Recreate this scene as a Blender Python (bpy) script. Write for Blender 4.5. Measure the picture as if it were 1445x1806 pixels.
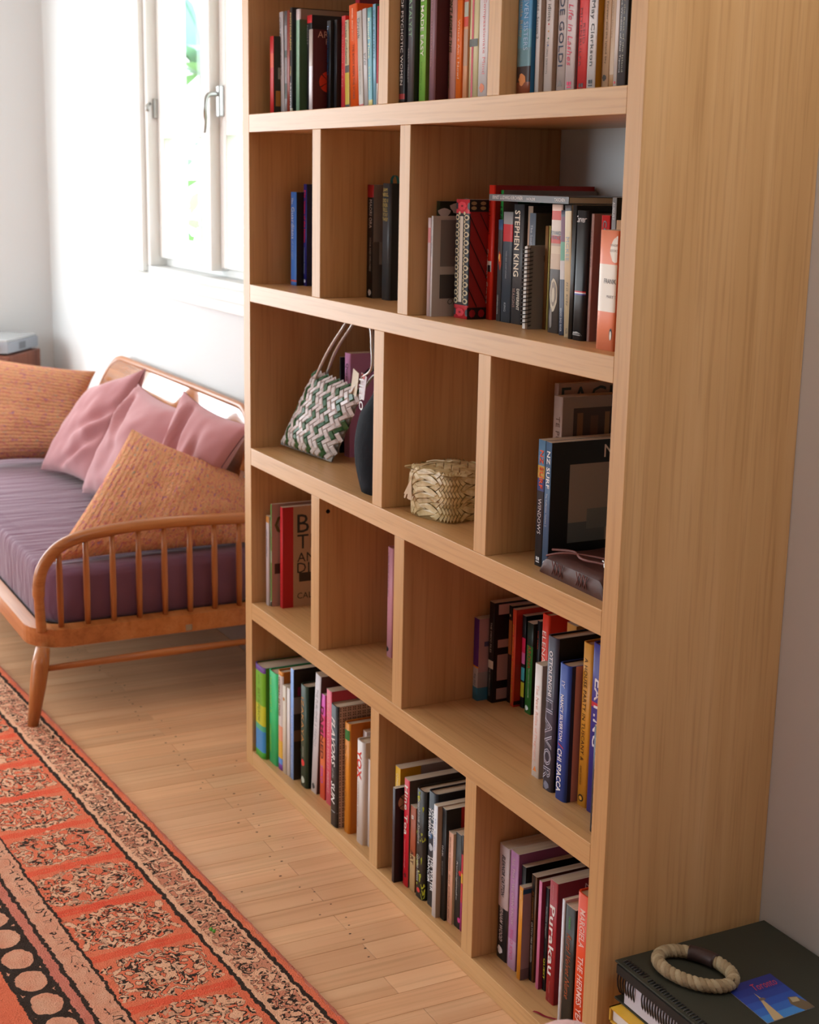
import bpy, bmesh, math, random
from math import sin, cos, pi, radians, sqrt, atan2
from mathutils import Vector, Matrix, noise
random.seed(7)
for o in list(bpy.data.objects): bpy.data.objects.remove(o)
sc = bpy.context.scene
COL = sc.collection
# ------------------------------------------------------------------ camera
cam_d = bpy.data.cameras.new('camera'); cam = bpy.data.objects.new('camera', cam_d); COL.objects.link(cam)
cam.location = (3.20656, -1.23655, 1.42566)
yaw, pit, rol = radians(62.63562), radians(-12.78302), radians(1.06509)
fwd = Vector((-sin(yaw)*cos(pit), cos(yaw)*cos(pit), sin(pit)))
rgt = Vector((cos(yaw), sin(yaw), 0)); upv = rgt.cross(fwd)
r2 = rgt*cos(rol)+upv*sin(rol); u2 = -rgt*sin(rol)+upv*cos(rol)
cam.rotation_euler = Matrix((r2, u2, -fwd)).transposed().to_euler()
cam_d.sensor_fit = 'VERTICAL'; cam_d.sensor_height = 36.0; cam_d.sensor_width = 28.8
cam_d.lens = 2607.6065/1806*36.0
cam_d.clip_start = .05; cam_d.clip_end = 100
cam_d.dof.use_dof = True; cam_d.dof.focus_distance = 2.45; cam_d.dof.aperture_fstop = 7.5
sc.camera = cam
# ------------------------------------------------------------------ light
sc.view_settings.view_transform = 'Standard'; sc.view_settings.look = 'None'
sc.view_settings.gamma = 1; sc.view_settings.use_curve_mapping = False
sc.view_settings.exposure = 0.0
sc.cycles.use_denoising = True
sc.cycles.max_bounces = 8; sc.cycles.diffuse_bounces = 5; sc.cycles.glossy_bounces = 3; sc.cycles.transparent_max_bounces = 8
sc.cycles.sample_clamp_indirect = 6
W = bpy.data.worlds.new('sky'); sc.world = W; W.use_nodes = True
nt = W.node_tree; bg = nt.nodes['Background']; bg.inputs[0].default_value = (.86, .94, 1, 1); bg.inputs[1].default_value = 4.6
def area(name, loc, target, sx, sy, power, col):
    l = bpy.data.lights.new(name, 'AREA'); l.shape = 'RECTANGLE'; l.size = sx; l.size_y = sy; l.energy = power; l.color = col
    o = bpy.data.objects.new(name, l); COL.objects.link(o); o.location = loc
    o.rotation_euler = (Vector(target)-Vector(loc)).to_track_quat('-Z', 'Y').to_euler(); return o
# daylight entering by the glazed doors at the far left and the window of the wall behind the camera
area('daylight_side_door', (-3.1, -1.12, 1.2), (1.5, -1.0, .85), 1.75, 2.0, 44, (.92, .97, 1))
area('daylight_window', (-1.1, -4.72, 1.6), (.2, -.3, .3), 2.0, 1.4, 80, (.93, .97, 1))
# added point light without a fixture, high at the right, to grade the side panel
pl = bpy.data.lights.new('high_right_fill', 'POINT'); pl.energy = 22; pl.shadow_soft_size = .2; pl.color = (1, .99, .97)
po = bpy.data.objects.new('high_right_fill', pl); COL.objects.link(po); po.location = (2.5, -.03, 2.42)
# ------------------------------------------------------------------ helpers
def lin(c):
    return c/12.92 if c <= .04045 else ((c+.055)/1.055)**2.4
def hx(s, k=1.0):
    return tuple(min(1, lin(int(s[i:i+2], 16)/255)*k) for i in (0, 2, 4))+(1,)
MATS = {}
def mat(key, rgb=None, rough=.5, spec=.4, build=None, coat=0, bump=None):
    if key in MATS: return MATS[key]
    m = bpy.data.materials.new(key); m.use_nodes = True
    b = m.node_tree.nodes['Principled BSDF']; b.inputs['Roughness'].default_value = rough
    b.inputs['Specular IOR Level'].default_value = spec; b.inputs['Coat Weight'].default_value = coat
    if rgb is not None: b.inputs['Base Color'].default_value = rgb
    if build: build(m.node_tree, b)
    if bump:
        N = m.node_tree.nodes; L = m.node_tree.links
        t = N.new('ShaderNodeTexNoise'); t.inputs['Scale'].default_value = bump[0]; t.inputs['Detail'].default_value = 4
        tc = N.new('ShaderNodeTexCoord'); L.new(tc.outputs['Object'], t.inputs['Vector'])
        bp = N.new('ShaderNodeBump'); bp.inputs['Strength'].default_value = bump[1]; bp.inputs['Distance'].default_value = bump[2]
        L.new(t.outputs['Fac'], bp.inputs['Height']); L.new(bp.outputs['Normal'], b.inputs['Normal'])
    MATS[key] = m; return m
def node(nt, typ, **kw):
    n = nt.nodes.new(typ)
    for k, v in kw.items():
        if k in n.inputs.keys() if isinstance(k, str) else False: n.inputs[k].default_value = v
        else: setattr(n, k, v)
    return n
def ramp(nt, stops, interp='LINEAR'):
    r = nt.nodes.new('ShaderNodeValToRGB'); r.color_ramp.interpolation = interp
    e = r.color_ramp.elements
    while len(e) < len(stops): e.new(.5)
    for i, (p, c) in enumerate(stops): e[i].position = p; e[i].color = c if len(c) == 4 else tuple(c)+(1,)
    return r
def printed(c):      # book cloth / print of one colour
    return mat('print_'+c, hx(c, 1.0), .42, .35)
class MB:
    def __init__(s): s.bm = bmesh.new(); s.mats = []
    def mi(s, m):
        if m is None: return 0
        if m not in s.mats: s.mats.append(m)
        return s.mats.index(m)
    def faces(s, verts, faces, m=None, smooth=False):
        vs = [s.bm.verts.new(v) for v in verts]; i = s.mi(m); out = []
        for f in faces:
            try: fc = s.bm.faces.new([vs[k] for k in f]); fc.material_index = i; fc.smooth = smooth; out.append(fc)
            except ValueError: pass
        return out
    def box(s, x0, x1, y0, y1, z0, z1, m=None, bev=0):
        f = s.faces([(x0,y0,z0),(x1,y0,z0),(x1,y1,z0),(x0,y1,z0),(x0,y0,z1),(x1,y0,z1),(x1,y1,z1),(x0,y1,z1)],
            [(0,3,2,1),(4,5,6,7),(0,1,5,4),(1,2,6,5),(2,3,7,6),(3,0,4,7)], m)
        if bev:
            es = list({e for q in f for e in q.edges})
            bmesh.ops.bevel(s.bm, geom=es, offset=bev, segments=2, affect='EDGES', profile=.5)
    def tube(s, pts, rad, n=10, m=None, cap=True, flat=1.0):
        pts = [Vector(p) for p in pts]; rings = []
        prev = None
        for i, p in enumerate(pts):
            t = (pts[min(i+1, len(pts)-1)]-pts[max(i-1, 0)]).normalized()
            a = Vector((0,0,1)) if prev is None else prev
            if prev is None and abs(t.z) > .9: a = Vector((1,0,0))
            nx = (a-t*a.dot(t)).normalized(); ny = t.cross(nx); prev = nx
            r = rad[i] if isinstance(rad, (list, tuple)) else rad
            rings.append([p+nx*cos(2*pi*k/n)*r+ny*sin(2*pi*k/n)*r*flat for k in range(n)])
        vs = [q for r in rings for q in r]; fs = []
        for i in range(len(rings)-1):
            for k in range(n): fs.append((i*n+k, i*n+(k+1) % n, (i+1)*n+(k+1) % n, (i+1)*n+k))
        if cap: fs.append(tuple(range(n))[::-1]); fs.append(tuple((len(rings)-1)*n+k for k in range(n)))
        s.faces(vs, fs, m, True)
    def build(s, name, m=None, parent=None, loc=None, smooth=False, fix=True):
        if fix: bmesh.ops.recalc_face_normals(s.bm, faces=s.bm.faces)
        me = bpy.data.meshes.new(name); s.bm.to_mesh(me); s.bm.free()
        if s.mats:
            for k in s.mats: me.materials.append(k)
        elif m: me.materials.append(m)
        if smooth:
            for p in me.polygons: p.use_smooth = True
        o = bpy.data.objects.new(name, me); COL.objects.link(o)
        if parent: o.parent = parent
        if loc: o.location = loc
        return o
def tag(o, label=None, cat=None, group=None, kind=None):
    if label: o['label'] = label
    if cat: o['category'] = cat
    if group: o['group'] = group
    if kind: o['kind'] = kind
    return o
def thing(name, label, cat, loc=(0,0,0), rz=0, group=None):
    o = bpy.data.objects.new(name, None); o.empty_display_size = .05; COL.objects.link(o); o.location = loc; o.rotation_euler = (0,0,rz)
    return tag(o, label, cat, group)
def smooth_path(P, n=6):
    P = [Vector(p) for p in P]; out = []
    for i in range(len(P)-1):
        a, b, c, d = P[max(i-1,0)], P[i], P[i+1], P[min(i+2,len(P)-1)]
        for k in range(n):
            t = k/n
            out.append(.5*((2*b)+(c-a)*t+(2*a-5*b+4*c-d)*t*t+(3*b-a-3*c+d)*t**3))
    out.append(P[-1]); return out
# ------------------------------------------------------------------ materials
def wood_builder(axis, base, dark, light, sc_=1.0, rough=.42, ring=.35):
    def f(nt, b):
        tc = nt.nodes.new('ShaderNodeTexCoord'); mp = nt.nodes.new('ShaderNodeMapping')
        s = [26*sc_, 26*sc_, 26*sc_]; s[axis] = 1.1*sc_; mp.inputs['Scale'].default_value = s
        oi = nt.nodes.new('ShaderNodeObjectInfo'); nt.links.new(tc.outputs['Object'], mp.inputs['Vector'])
        mu = nt.nodes.new('ShaderNodeMath'); mu.operation = 'MULTIPLY'; mu.inputs[1].default_value = 17
        nt.links.new(oi.outputs['Random'], mu.inputs[0]); nt.links.new(mu.outputs[0], mp.inputs['Location'])
        n1 = nt.nodes.new('ShaderNodeTexNoise'); n1.inputs['Scale'].default_value = 1.0; n1.inputs['Detail'].default_value = 5; n1.inputs['Distortion'].default_value = .4
        nt.links.new(mp.outputs[0], n1.inputs['Vector'])
        mp2 = nt.nodes.new('ShaderNodeMapping'); s2 = [170*sc_]*3; s2[axis] = 5*sc_; mp2.inputs['Scale'].default_value = s2
        nt.links.new(tc.outputs['Object'], mp2.inputs['Vector'])
        n2 = nt.nodes.new('ShaderNodeTexNoise'); n2.inputs['Scale'].default_value = 1.0; n2.inputs['Detail'].default_value = 3
        nt.links.new(mp2.outputs[0], n2.inputs['Vector'])
        r1 = ramp(nt, [(.25, dark), (.5, base), (.78, light)]); nt.links.new(n1.outputs['Fac'], r1.inputs[0])
        r2_ = ramp(nt, [(.3, (.82, .78, .73, 1)), (.5, (1, 1, 1, 1)), (1, (1.0, 1.0, 1.0, 1))]); nt.links.new(n2.outputs['Fac'], r2_.inputs[0])
        mx = nt.nodes.new('ShaderNodeMix'); mx.data_type = 'RGBA'; mx.blend_type = 'MULTIPLY'; mx.inputs[0].default_value = .8
        nt.links.new(r1.outputs[0], mx.inputs[6]); nt.links.new(r2_.outputs[0], mx.inputs[7])
        hs = nt.nodes.new('ShaderNodeHueSaturation'); nt.links.new(mx.outputs[2], hs.inputs['Color'])
        mr = nt.nodes.new('ShaderNodeMapRange'); mr.inputs[3].default_value = 1-ring*.3; mr.inputs[4].default_value = 1+ring*.3
        nt.links.new(oi.outputs['Random'], mr.inputs[0]); nt.links.new(mr.outputs[0], hs.inputs['Value'])
        nt.links.new(hs.outputs[0], b.inputs['Base Color'])
        bp = nt.nodes.new('ShaderNodeBump'); bp.inputs['Strength'].default_value = .25; bp.inputs['Distance'].default_value = .0006
        nt.links.new(n2.outputs['Fac'], bp.inputs['Height']); nt.links.new(bp.outputs[0], b.inputs['Normal'])
    return f
OAK = (hx('CCA06C'), hx('C39763'), hx('D4AA78'))
oak_x = mat('oak_grain_along', rough=.38, spec=.35, build=wood_builder(0, *OAK, ring=.1))
oak_z = mat('oak_grain_upright', rough=.42, spec=.3, build=wood_builder(2, *OAK, ring=.1))
elm = (hx('B4713C'), hx('965628'), hx('C48550'))
elm_x = mat('warm_elm_along', rough=.3, spec=.5, build=wood_builder(0, *elm, ring=.1))
elm_y = mat('warm_elm_across', rough=.3, spec=.5, build=wood_builder(1, *elm, ring=.1))
elm_z = mat('warm_elm_upright', rough=.3, spec=.5, build=wood_builder(2, *elm, ring=.1))
floor_w = mat('floor_timber', rough=.36, spec=.4, build=wood_builder(1, hx('DCAC82'), hx('D09C72'), hx('E6BC92'), .55, ring=.3))
white = mat('white_paint', hx('EDEDEA'), .55, .3)
wallm = mat('wall_paint', hx('DADCDC'), .7, .2, bump=(180, .08, .0006))
paper = mat('book_paper', hx('DCCFB8'), .8, .1)
paper_w = mat('white_paper', hx('E4E0DA'), .8, .1)
def glass_b(nt, b):
    out = nt.nodes['Material Output']; t = nt.nodes.new('ShaderNodeBsdfTransparent'); g = nt.nodes.new('ShaderNodeBsdfGlossy'); g.inputs['Roughness'].default_value = .02
    fr = nt.nodes.new('ShaderNodeFresnel'); mx = nt.nodes.new('ShaderNodeMixShader')
    ge = nt.nodes.new('ShaderNodeNewGeometry'); iv = nt.nodes.new('ShaderNodeMath'); iv.operation = 'SUBTRACT'; iv.inputs[0].default_value = 1; nt.links.new(ge.outputs['Backfacing'], iv.inputs[1])
    ml = nt.nodes.new('ShaderNodeMath'); ml.operation = 'MULTIPLY'; nt.links.new(fr.outputs[0], ml.inputs[0]); nt.links.new(iv.outputs[0], ml.inputs[1])
    nt.links.new(ml.outputs[0], mx.inputs[0]); nt.links.new(t.outputs[0], mx.inputs[1]); nt.links.new(g.outputs[0], mx.inputs[2]); nt.links.new(mx.outputs[0], out.inputs[0])
glassm = mat('window_glass', build=glass_b)
metal = mat('brushed_metal', hx('A8A8A4'), .3, .5); metal.node_tree.nodes['Principled BSDF'].inputs['Metallic'].default_value = .9
# ------------------------------------------------------------------ room shell
YB, XL, XR, YF, ZC = .319, -3.18, 5.4, -4.8, 2.62
wall_tone = mat('low_bounce_grey', hx('787A7E'), .7, .2)  # unseen walls kept dark grey to cut the bounce light
def struct(name, mb, m, parent=None):
    o = mb.build(name, m, parent)
    if parent is None: o['kind'] = 'structure'
    return o
def wall_with_hole(name, axis, c0, c1, a0, a1, holes, m):     # axis 'y': wall lies in x-z between y=c0..c1
    mb = MB()
    def bx(u0, u1, z0, z1):
        if u1-u0 < 1e-4 or z1-z0 < 1e-4: return
        if axis == 'y': mb.box(u0, u1, c0, c1, z0, z1)
        else: mb.box(c0, c1, u0, u1, z0, z1)
    u = a0
    for (h0, h1, z0, z1) in sorted(holes):
        bx(u, h0, 0, ZC); bx(h0, h1, 0, z0); bx(h0, h1, z1, ZC); u = h1
    bx(u, a1, 0, ZC)
    return struct(name, mb, m)
WX0, WX1, WZ0, WZ1 = -1.80, -.44, 1.11, 2.12
wall_with_hole('wall_back', 'y', YB, YB+.14, XL-.12, XR+.12, [(WX0, WX1, WZ0, WZ1)], wallm)
wall_with_hole('wall_left', 'x', XL-.12, XL, YF-.12, YB, [(-2.05, -.2, .08, 2.2)], wallm)
wall_with_hole('wall_right', 'x', XR, XR+.12, YF-.12, YB, [], wall_tone)
wall_with_hole('wall_front', 'y', YF-.12, YF, XL, XR, [(-2.5, -.5, .8, 2.25)], wall_tone)
mb = MB(); mb.box(XL-.12, XR+.12, YF-.12, YB+.14, ZC, ZC+.1); struct('ceiling', mb, white)
# floor: one slab and planks laid across the room, each plank a part
mb = MB(); mb.box(XL, XR, YF, YB, -.06, -.012); floor = struct('floor', mb, mat('floor_gap', hx('5A3A24'), .8))
PW = .0622; plank_mesh = {}
def plank(x0, x1, y0, y1):
    mb = MB(); g = .00035
    mb.box(x0+g, x1-g, y0+g, y1-g, -.012, 0, bev=.0006)
    mb.build('plank', floor_w, floor)
x = -2.96; k = 0
rnd = random.Random(3); XO0_ = -.042
while x < XR-.01:
    x1 = min(x+PW, XR)
    if x < 1.7:
        joints = sorted({round(j, 3) for j in ([-.135+rnd.uniform(-.015, .015)] if k % 2 == 0 else [rnd.uniform(-1.2, -.9)])})
        if k % 3 == 1: joints.append(.12) if max(joints) < 0 and k % 2 == 1 else None
    else: joints = []
    ys = [YF]+joints+[YB]
    for a, b in zip(ys, ys[1:]): plank(x, x1, a, b)
    x = x1; k += 1
# nail holes along the joists
mb = MB()
for i in range(70):
    nx = -1.2+i*.0622*.5; ny = -.13+rnd.uniform(-.035, .035) if rnd.random() < .75 else rnd.uniform(-.28, -.02)
    r = rnd.uniform(.0012, .0024)
    mb.faces([(nx+cos(a)*r, ny+sin(a)*r*1.4, .0004) for a in [2*pi*q/8 for q in range(8)]], [tuple(range(8))])
o = mb.build('nail_holes', mat('nail_hole', hx('2A1810'), .8), floor); o['kind'] = 'stuff'
mb = MB(); mb.box(XL, XO0_, YB-.014, YB, 0, .11, bev=.003); struct('added_dark_skirting', mb, mat('added_skirting_brown', hx('7A5238'), .5))  # dark strip added to hide the bright wall foot behind the sofa
# window in the back wall
win = MB(); fy = YB+.02
def wbox(mb, x0, x1, y0, y1, z0, z1, b=.004): mb.box(x0, x1, y0, y1, z0, z1, bev=b)
wbox(win, WX0-.095, WX0, YB-.018, YB+.002, WZ0-.02, WZ1+.09); wbox(win, WX1, WX1+.095, YB-.018, YB+.002, WZ0-.02, WZ1+.09)
wbox(win, WX0-.095, WX1+.095, YB-.018, YB+.002, WZ1, WZ1+.09)
wbox(win, WX0, WX0+.03, YB, YB+.14, WZ0, WZ1); wbox(win, WX1-.03, WX1, YB, YB+.14, WZ0, WZ1)
wbox(win, WX0, WX1, YB, YB+.14, WZ1-.03, WZ1); wbox(win, WX0, WX1, YB+.06, YB+.14, WZ0, WZ0+.025)
wbox(win, -1.245, -1.165, YB+.005, YB+.12, WZ0+.02, WZ1-.03)
window = struct('window_1', win, white)
mb = MB(); wbox(mb, WX0-.12, WX1+.12, YB-.05, YB+.07, WZ0-.05, WZ0-.022); wbox(mb, WX0-.1, WX1+.1, YB-.02, YB+.01, WZ0-.09, WZ0-.05)
mb.build('window_sill', white, window)
for (a, b) in ((WX0+.034, -1.248), (-1.162, WX1-.034)):
    s = MB(); y0, y1 = YB+.035, YB+.075; z0, z1 = WZ0+.03, WZ1-.035
    for bxs in ((a, a+.055, z0, z1), (b-.055, b, z0, z1), (a+.055, b-.055, z0, z0+.065), (a+.055, b-.055, z1-.05, z1), (a+.055, b-.055, 1.535, 1.578)):
        wbox(s, bxs[0], bxs[1], y0, y1, bxs[2], bxs[3])
    sash = s.build('sash', white, window)
    for (q0, q1) in ((z0+.065, 1.535), (1.578, z1-.05)):
        g = MB(); g.box(a+.053, b-.053, YB+.053, YB+.057, q0-.002, q1+.002); g.build('pane', glassm, sash)
st = MB(); st.box(-1.79, -1.76, YB+.018, YB+.036, 1.60, 1.665, bev=.003); st.tube([(-1.772, YB+.012, 1.65), (-1.772, YB+.0, 1.64), (-1.765, YB+.0, 1.625)], .006)
st.build('casement_latch', metal, window)
st = MB(); st.box(-1.145, -1.12, YB+.018, YB+.036, 1.59, 1.68, bev=.003)
st.tube(smooth_path([(-1.135, YB+.02, 1.655), (-1.135, YB-.012, 1.65), (-1.138, YB-.02, 1.61), (-1.15, YB-.014, 1.575), (-1.17, YB-.01, 1.545)]), [.007]*17+[.005]*8)
st.build('casement_handle', metal, window)
# openings behind the camera: door frame and window frame
for nm, (a, b, z0, z1), n in (('window_2', (-2.5, -.5, .8, 2.25), 2),):
    f = MB(); y0, y1 = YF-.08, YF-.04
    f.box(a, b, y0, y1, z0, z0+.05); f.box(a, b, y0, y1, z1-.05, z1)
    for i in range(n+1):
        c = a+(b-a)*i/n; f.box(max(a, c-.03), min(b, c+.03), y0, y1, z0+.05, z1-.05)
    fo = struct(nm, f, white)
f = MB(); f.box(XL-.1, XL-.05, -2.05, -.2, .08, .14); f.box(XL-.1, XL-.05, -2.05, -.2, 2.14, 2.2)
for c in (-2.02, -1.12, -.23): f.box(XL-.1, XL-.05, c-.03, c+.03, .14, 2.14)
struct('door_1', f, white)
# garden beyond the window
mb = MB(); mb.box(-9, 5, YB+.14, 12, -.4, -.3); g = mb.build('ground', mat('lawn', hx('8CB070'), .9)); g['kind'] = 'structure'
leafm = [mat('leaf_%d' % i, hx(c), .6, .3) for i, c in enumerate(('94C07C', '88B88C', '9CC8C0'))]
def garden_plant(name, label, cat, x, y, z, n, R, L, Wd, mi, seed, kind='bush'):
    t = thing(name, label, cat, (x, y, -.3), 0, 'garden plants beyond the window'); rn = random.Random(seed)
    s = MB(); s.tube([(0, 0, 0), (.02, .01, z*.5), (0, 0, z+.25)], [.05, .04, .015], 8); s.build('stem', mat('bark', hx('8A7A64'), .9), t)
    lf = MB()
    for i in range(n):
        if kind == 'palm':
            az = rn.uniform(0, 2*pi); el = rn.uniform(-.2, 1.1); base = Vector((0, 0, z+.25)); 
        else:
            az = rn.uniform(0, 2*pi); el = rn.uniform(-.5, .9); r_ = R*rn.random()**.5; th = rn.uniform(0, 2*pi); base = Vector((r_*cos(th), r_*sin(th), z*.4+rn.random()*z))
        d = Vector((cos(az)*cos(el), sin(az)*cos(el), sin(el))); sd = d.cross(Vector((0, 0, 1))).normalized(); l = L*rn.uniform(.7, 1.2); w = Wd*rn.uniform(.7, 1.1)
        P = []
        for q, ww in ((0, .12), (.3, .9), (.65, .8), (1, .04)):
            c = base+d*l*q+Vector((0, 0, -.35*l*q*q)); P += [c-sd*w*ww, c+sd*w*ww+Vector((0,0,.1*w))]
        lf.faces(P, [(0, 1, 3, 2), (2, 3, 5, 4), (4, 5, 7, 6)], leafm[(mi+i) % 3], True)
    o = lf.build('foliage', None, t); o['kind'] = 'stuff'; return t
garden_plant('garden_palm', 'pale green broad-leaved plant high behind the left window sash', 'plant', -6.3, 2.1, 2.1, 34, .6, 1.0, .09, 0, 3, 'palm')
garden_plant('garden_shrub', 'bluish green shrub outside the window, behind the middle mullion', 'plant', -5.9, 1.8, 1.45, 150, .5, .22, .05, 1, 5)
garden_plant('garden_shrub', 'small green shrub outside the window beside the bookcase edge', 'plant', -4.3, 1.6, 1.3, 130, .45, .2, .045, 0, 6)
# ------------------------------------------------------------------ bookcase
S = .745
ZS = {k: v*S for k, v in dict(At=2.0866, Ab=2.0346, Bt=1.5813, Bb=1.5286, Ct=1.0702, Cb=1.0159, Dt=.5623, Db=.5071, Et=.0536).items()}
bc = thing('bookcase', 'tall open oak bookcase with staggered dividers standing out from the wall', 'bookcase')
def bpart(name, m, *a, label=None):
    mb = MB(); mb.box(*a, bev=.0012); o = mb.build(name, m, bc); return o
XI0, XI1, XO0, XO1, BD = 0.0, 1.9467*S, -.0405, 1.49, .3185
bpart('side_panel', oak_z, XO0, XI0, 0, BD, 0, 2.3); bpart('side_panel', oak_z, XI1, XO1, 0, BD, 0, 2.3)
for zt, zb in ((ZS['At'], ZS['Ab']), (ZS['Bt'], ZS['Bb']), (ZS['Ct'], ZS['Cb']), (ZS['Dt'], ZS['Db']), (ZS['Et'], 0), (1.936, 1.896), (2.3, 2.26)):
    bpart('shelf', oak_x, XI0, XI1, .0, BD, zb, zt)
DV = []
for z0, z1, ds in ((ZS['At'], 1.896, ((.884, .9379), (1.4231, 1.476))), (ZS['Bt'], ZS['Ab'], ((.4772, .5328), (1.0094, 1.0641))),
                   (ZS['Ct'], ZS['Bb'], ((.8804, .9374), (1.4204, 1.4754))), (ZS['Dt'], ZS['Cb'], ((.4774, .5354), (1.0138, 1.0696))),
                   (ZS['Et'], ZS['Db'], ((.8883, .9396), (1.4154, 1.4683))), (1.936, 2.26, ((.4772, .5328), (1.0094, 1.0641)))):
    for a, b in ds: bpart('divider', oak_z, a*S, b*S, 0.0005, BD, z0, z1)
# ------------------------------------------------------------------ lettering
_txt = {}
def text_verts(s, bold=False, ital=False, outline=False):
    key = (s, bold, ital, outline)
    if key in _txt: return _txt[key]
    cu = bpy.data.curves.new('t', 'FONT'); cu.body = s; cu.resolution_u = 2; cu.size = 1
    cu.offset = .018 if bold else 0; cu.shear = .28 if ital else 0; cu.space_character = 1.04
    if outline: cu.fill_mode = 'NONE'; cu.bevel_depth = .022; cu.bevel_resolution = 0
    o = bpy.data.objects.new('t', cu); COL.objects.link(o)
    dg = bpy.context.evaluated_depsgraph_get(); me = bpy.data.meshes.new_from_object(o.evaluated_get(dg))
    vs = [v.co.copy() for v in me.vertices]; fs = [tuple(p.vertices) for p in me.polygons]
    bpy.data.objects.remove(o); bpy.data.curves.remove(cu); bpy.data.meshes.remove(me)
    if vs:
        x0 = min(v.x for v in vs); x1 = max(v.x for v in vs); y0 = min(v.y for v in vs); y1 = max(v.y for v in vs)
        vs = [((v.x-x0), (v.y-y0)) for v in vs]; r = (vs, fs, x1-x0, y1-y0)
    else: r = ([], [], 1, 1)
    _txt[key] = r; return r
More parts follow.
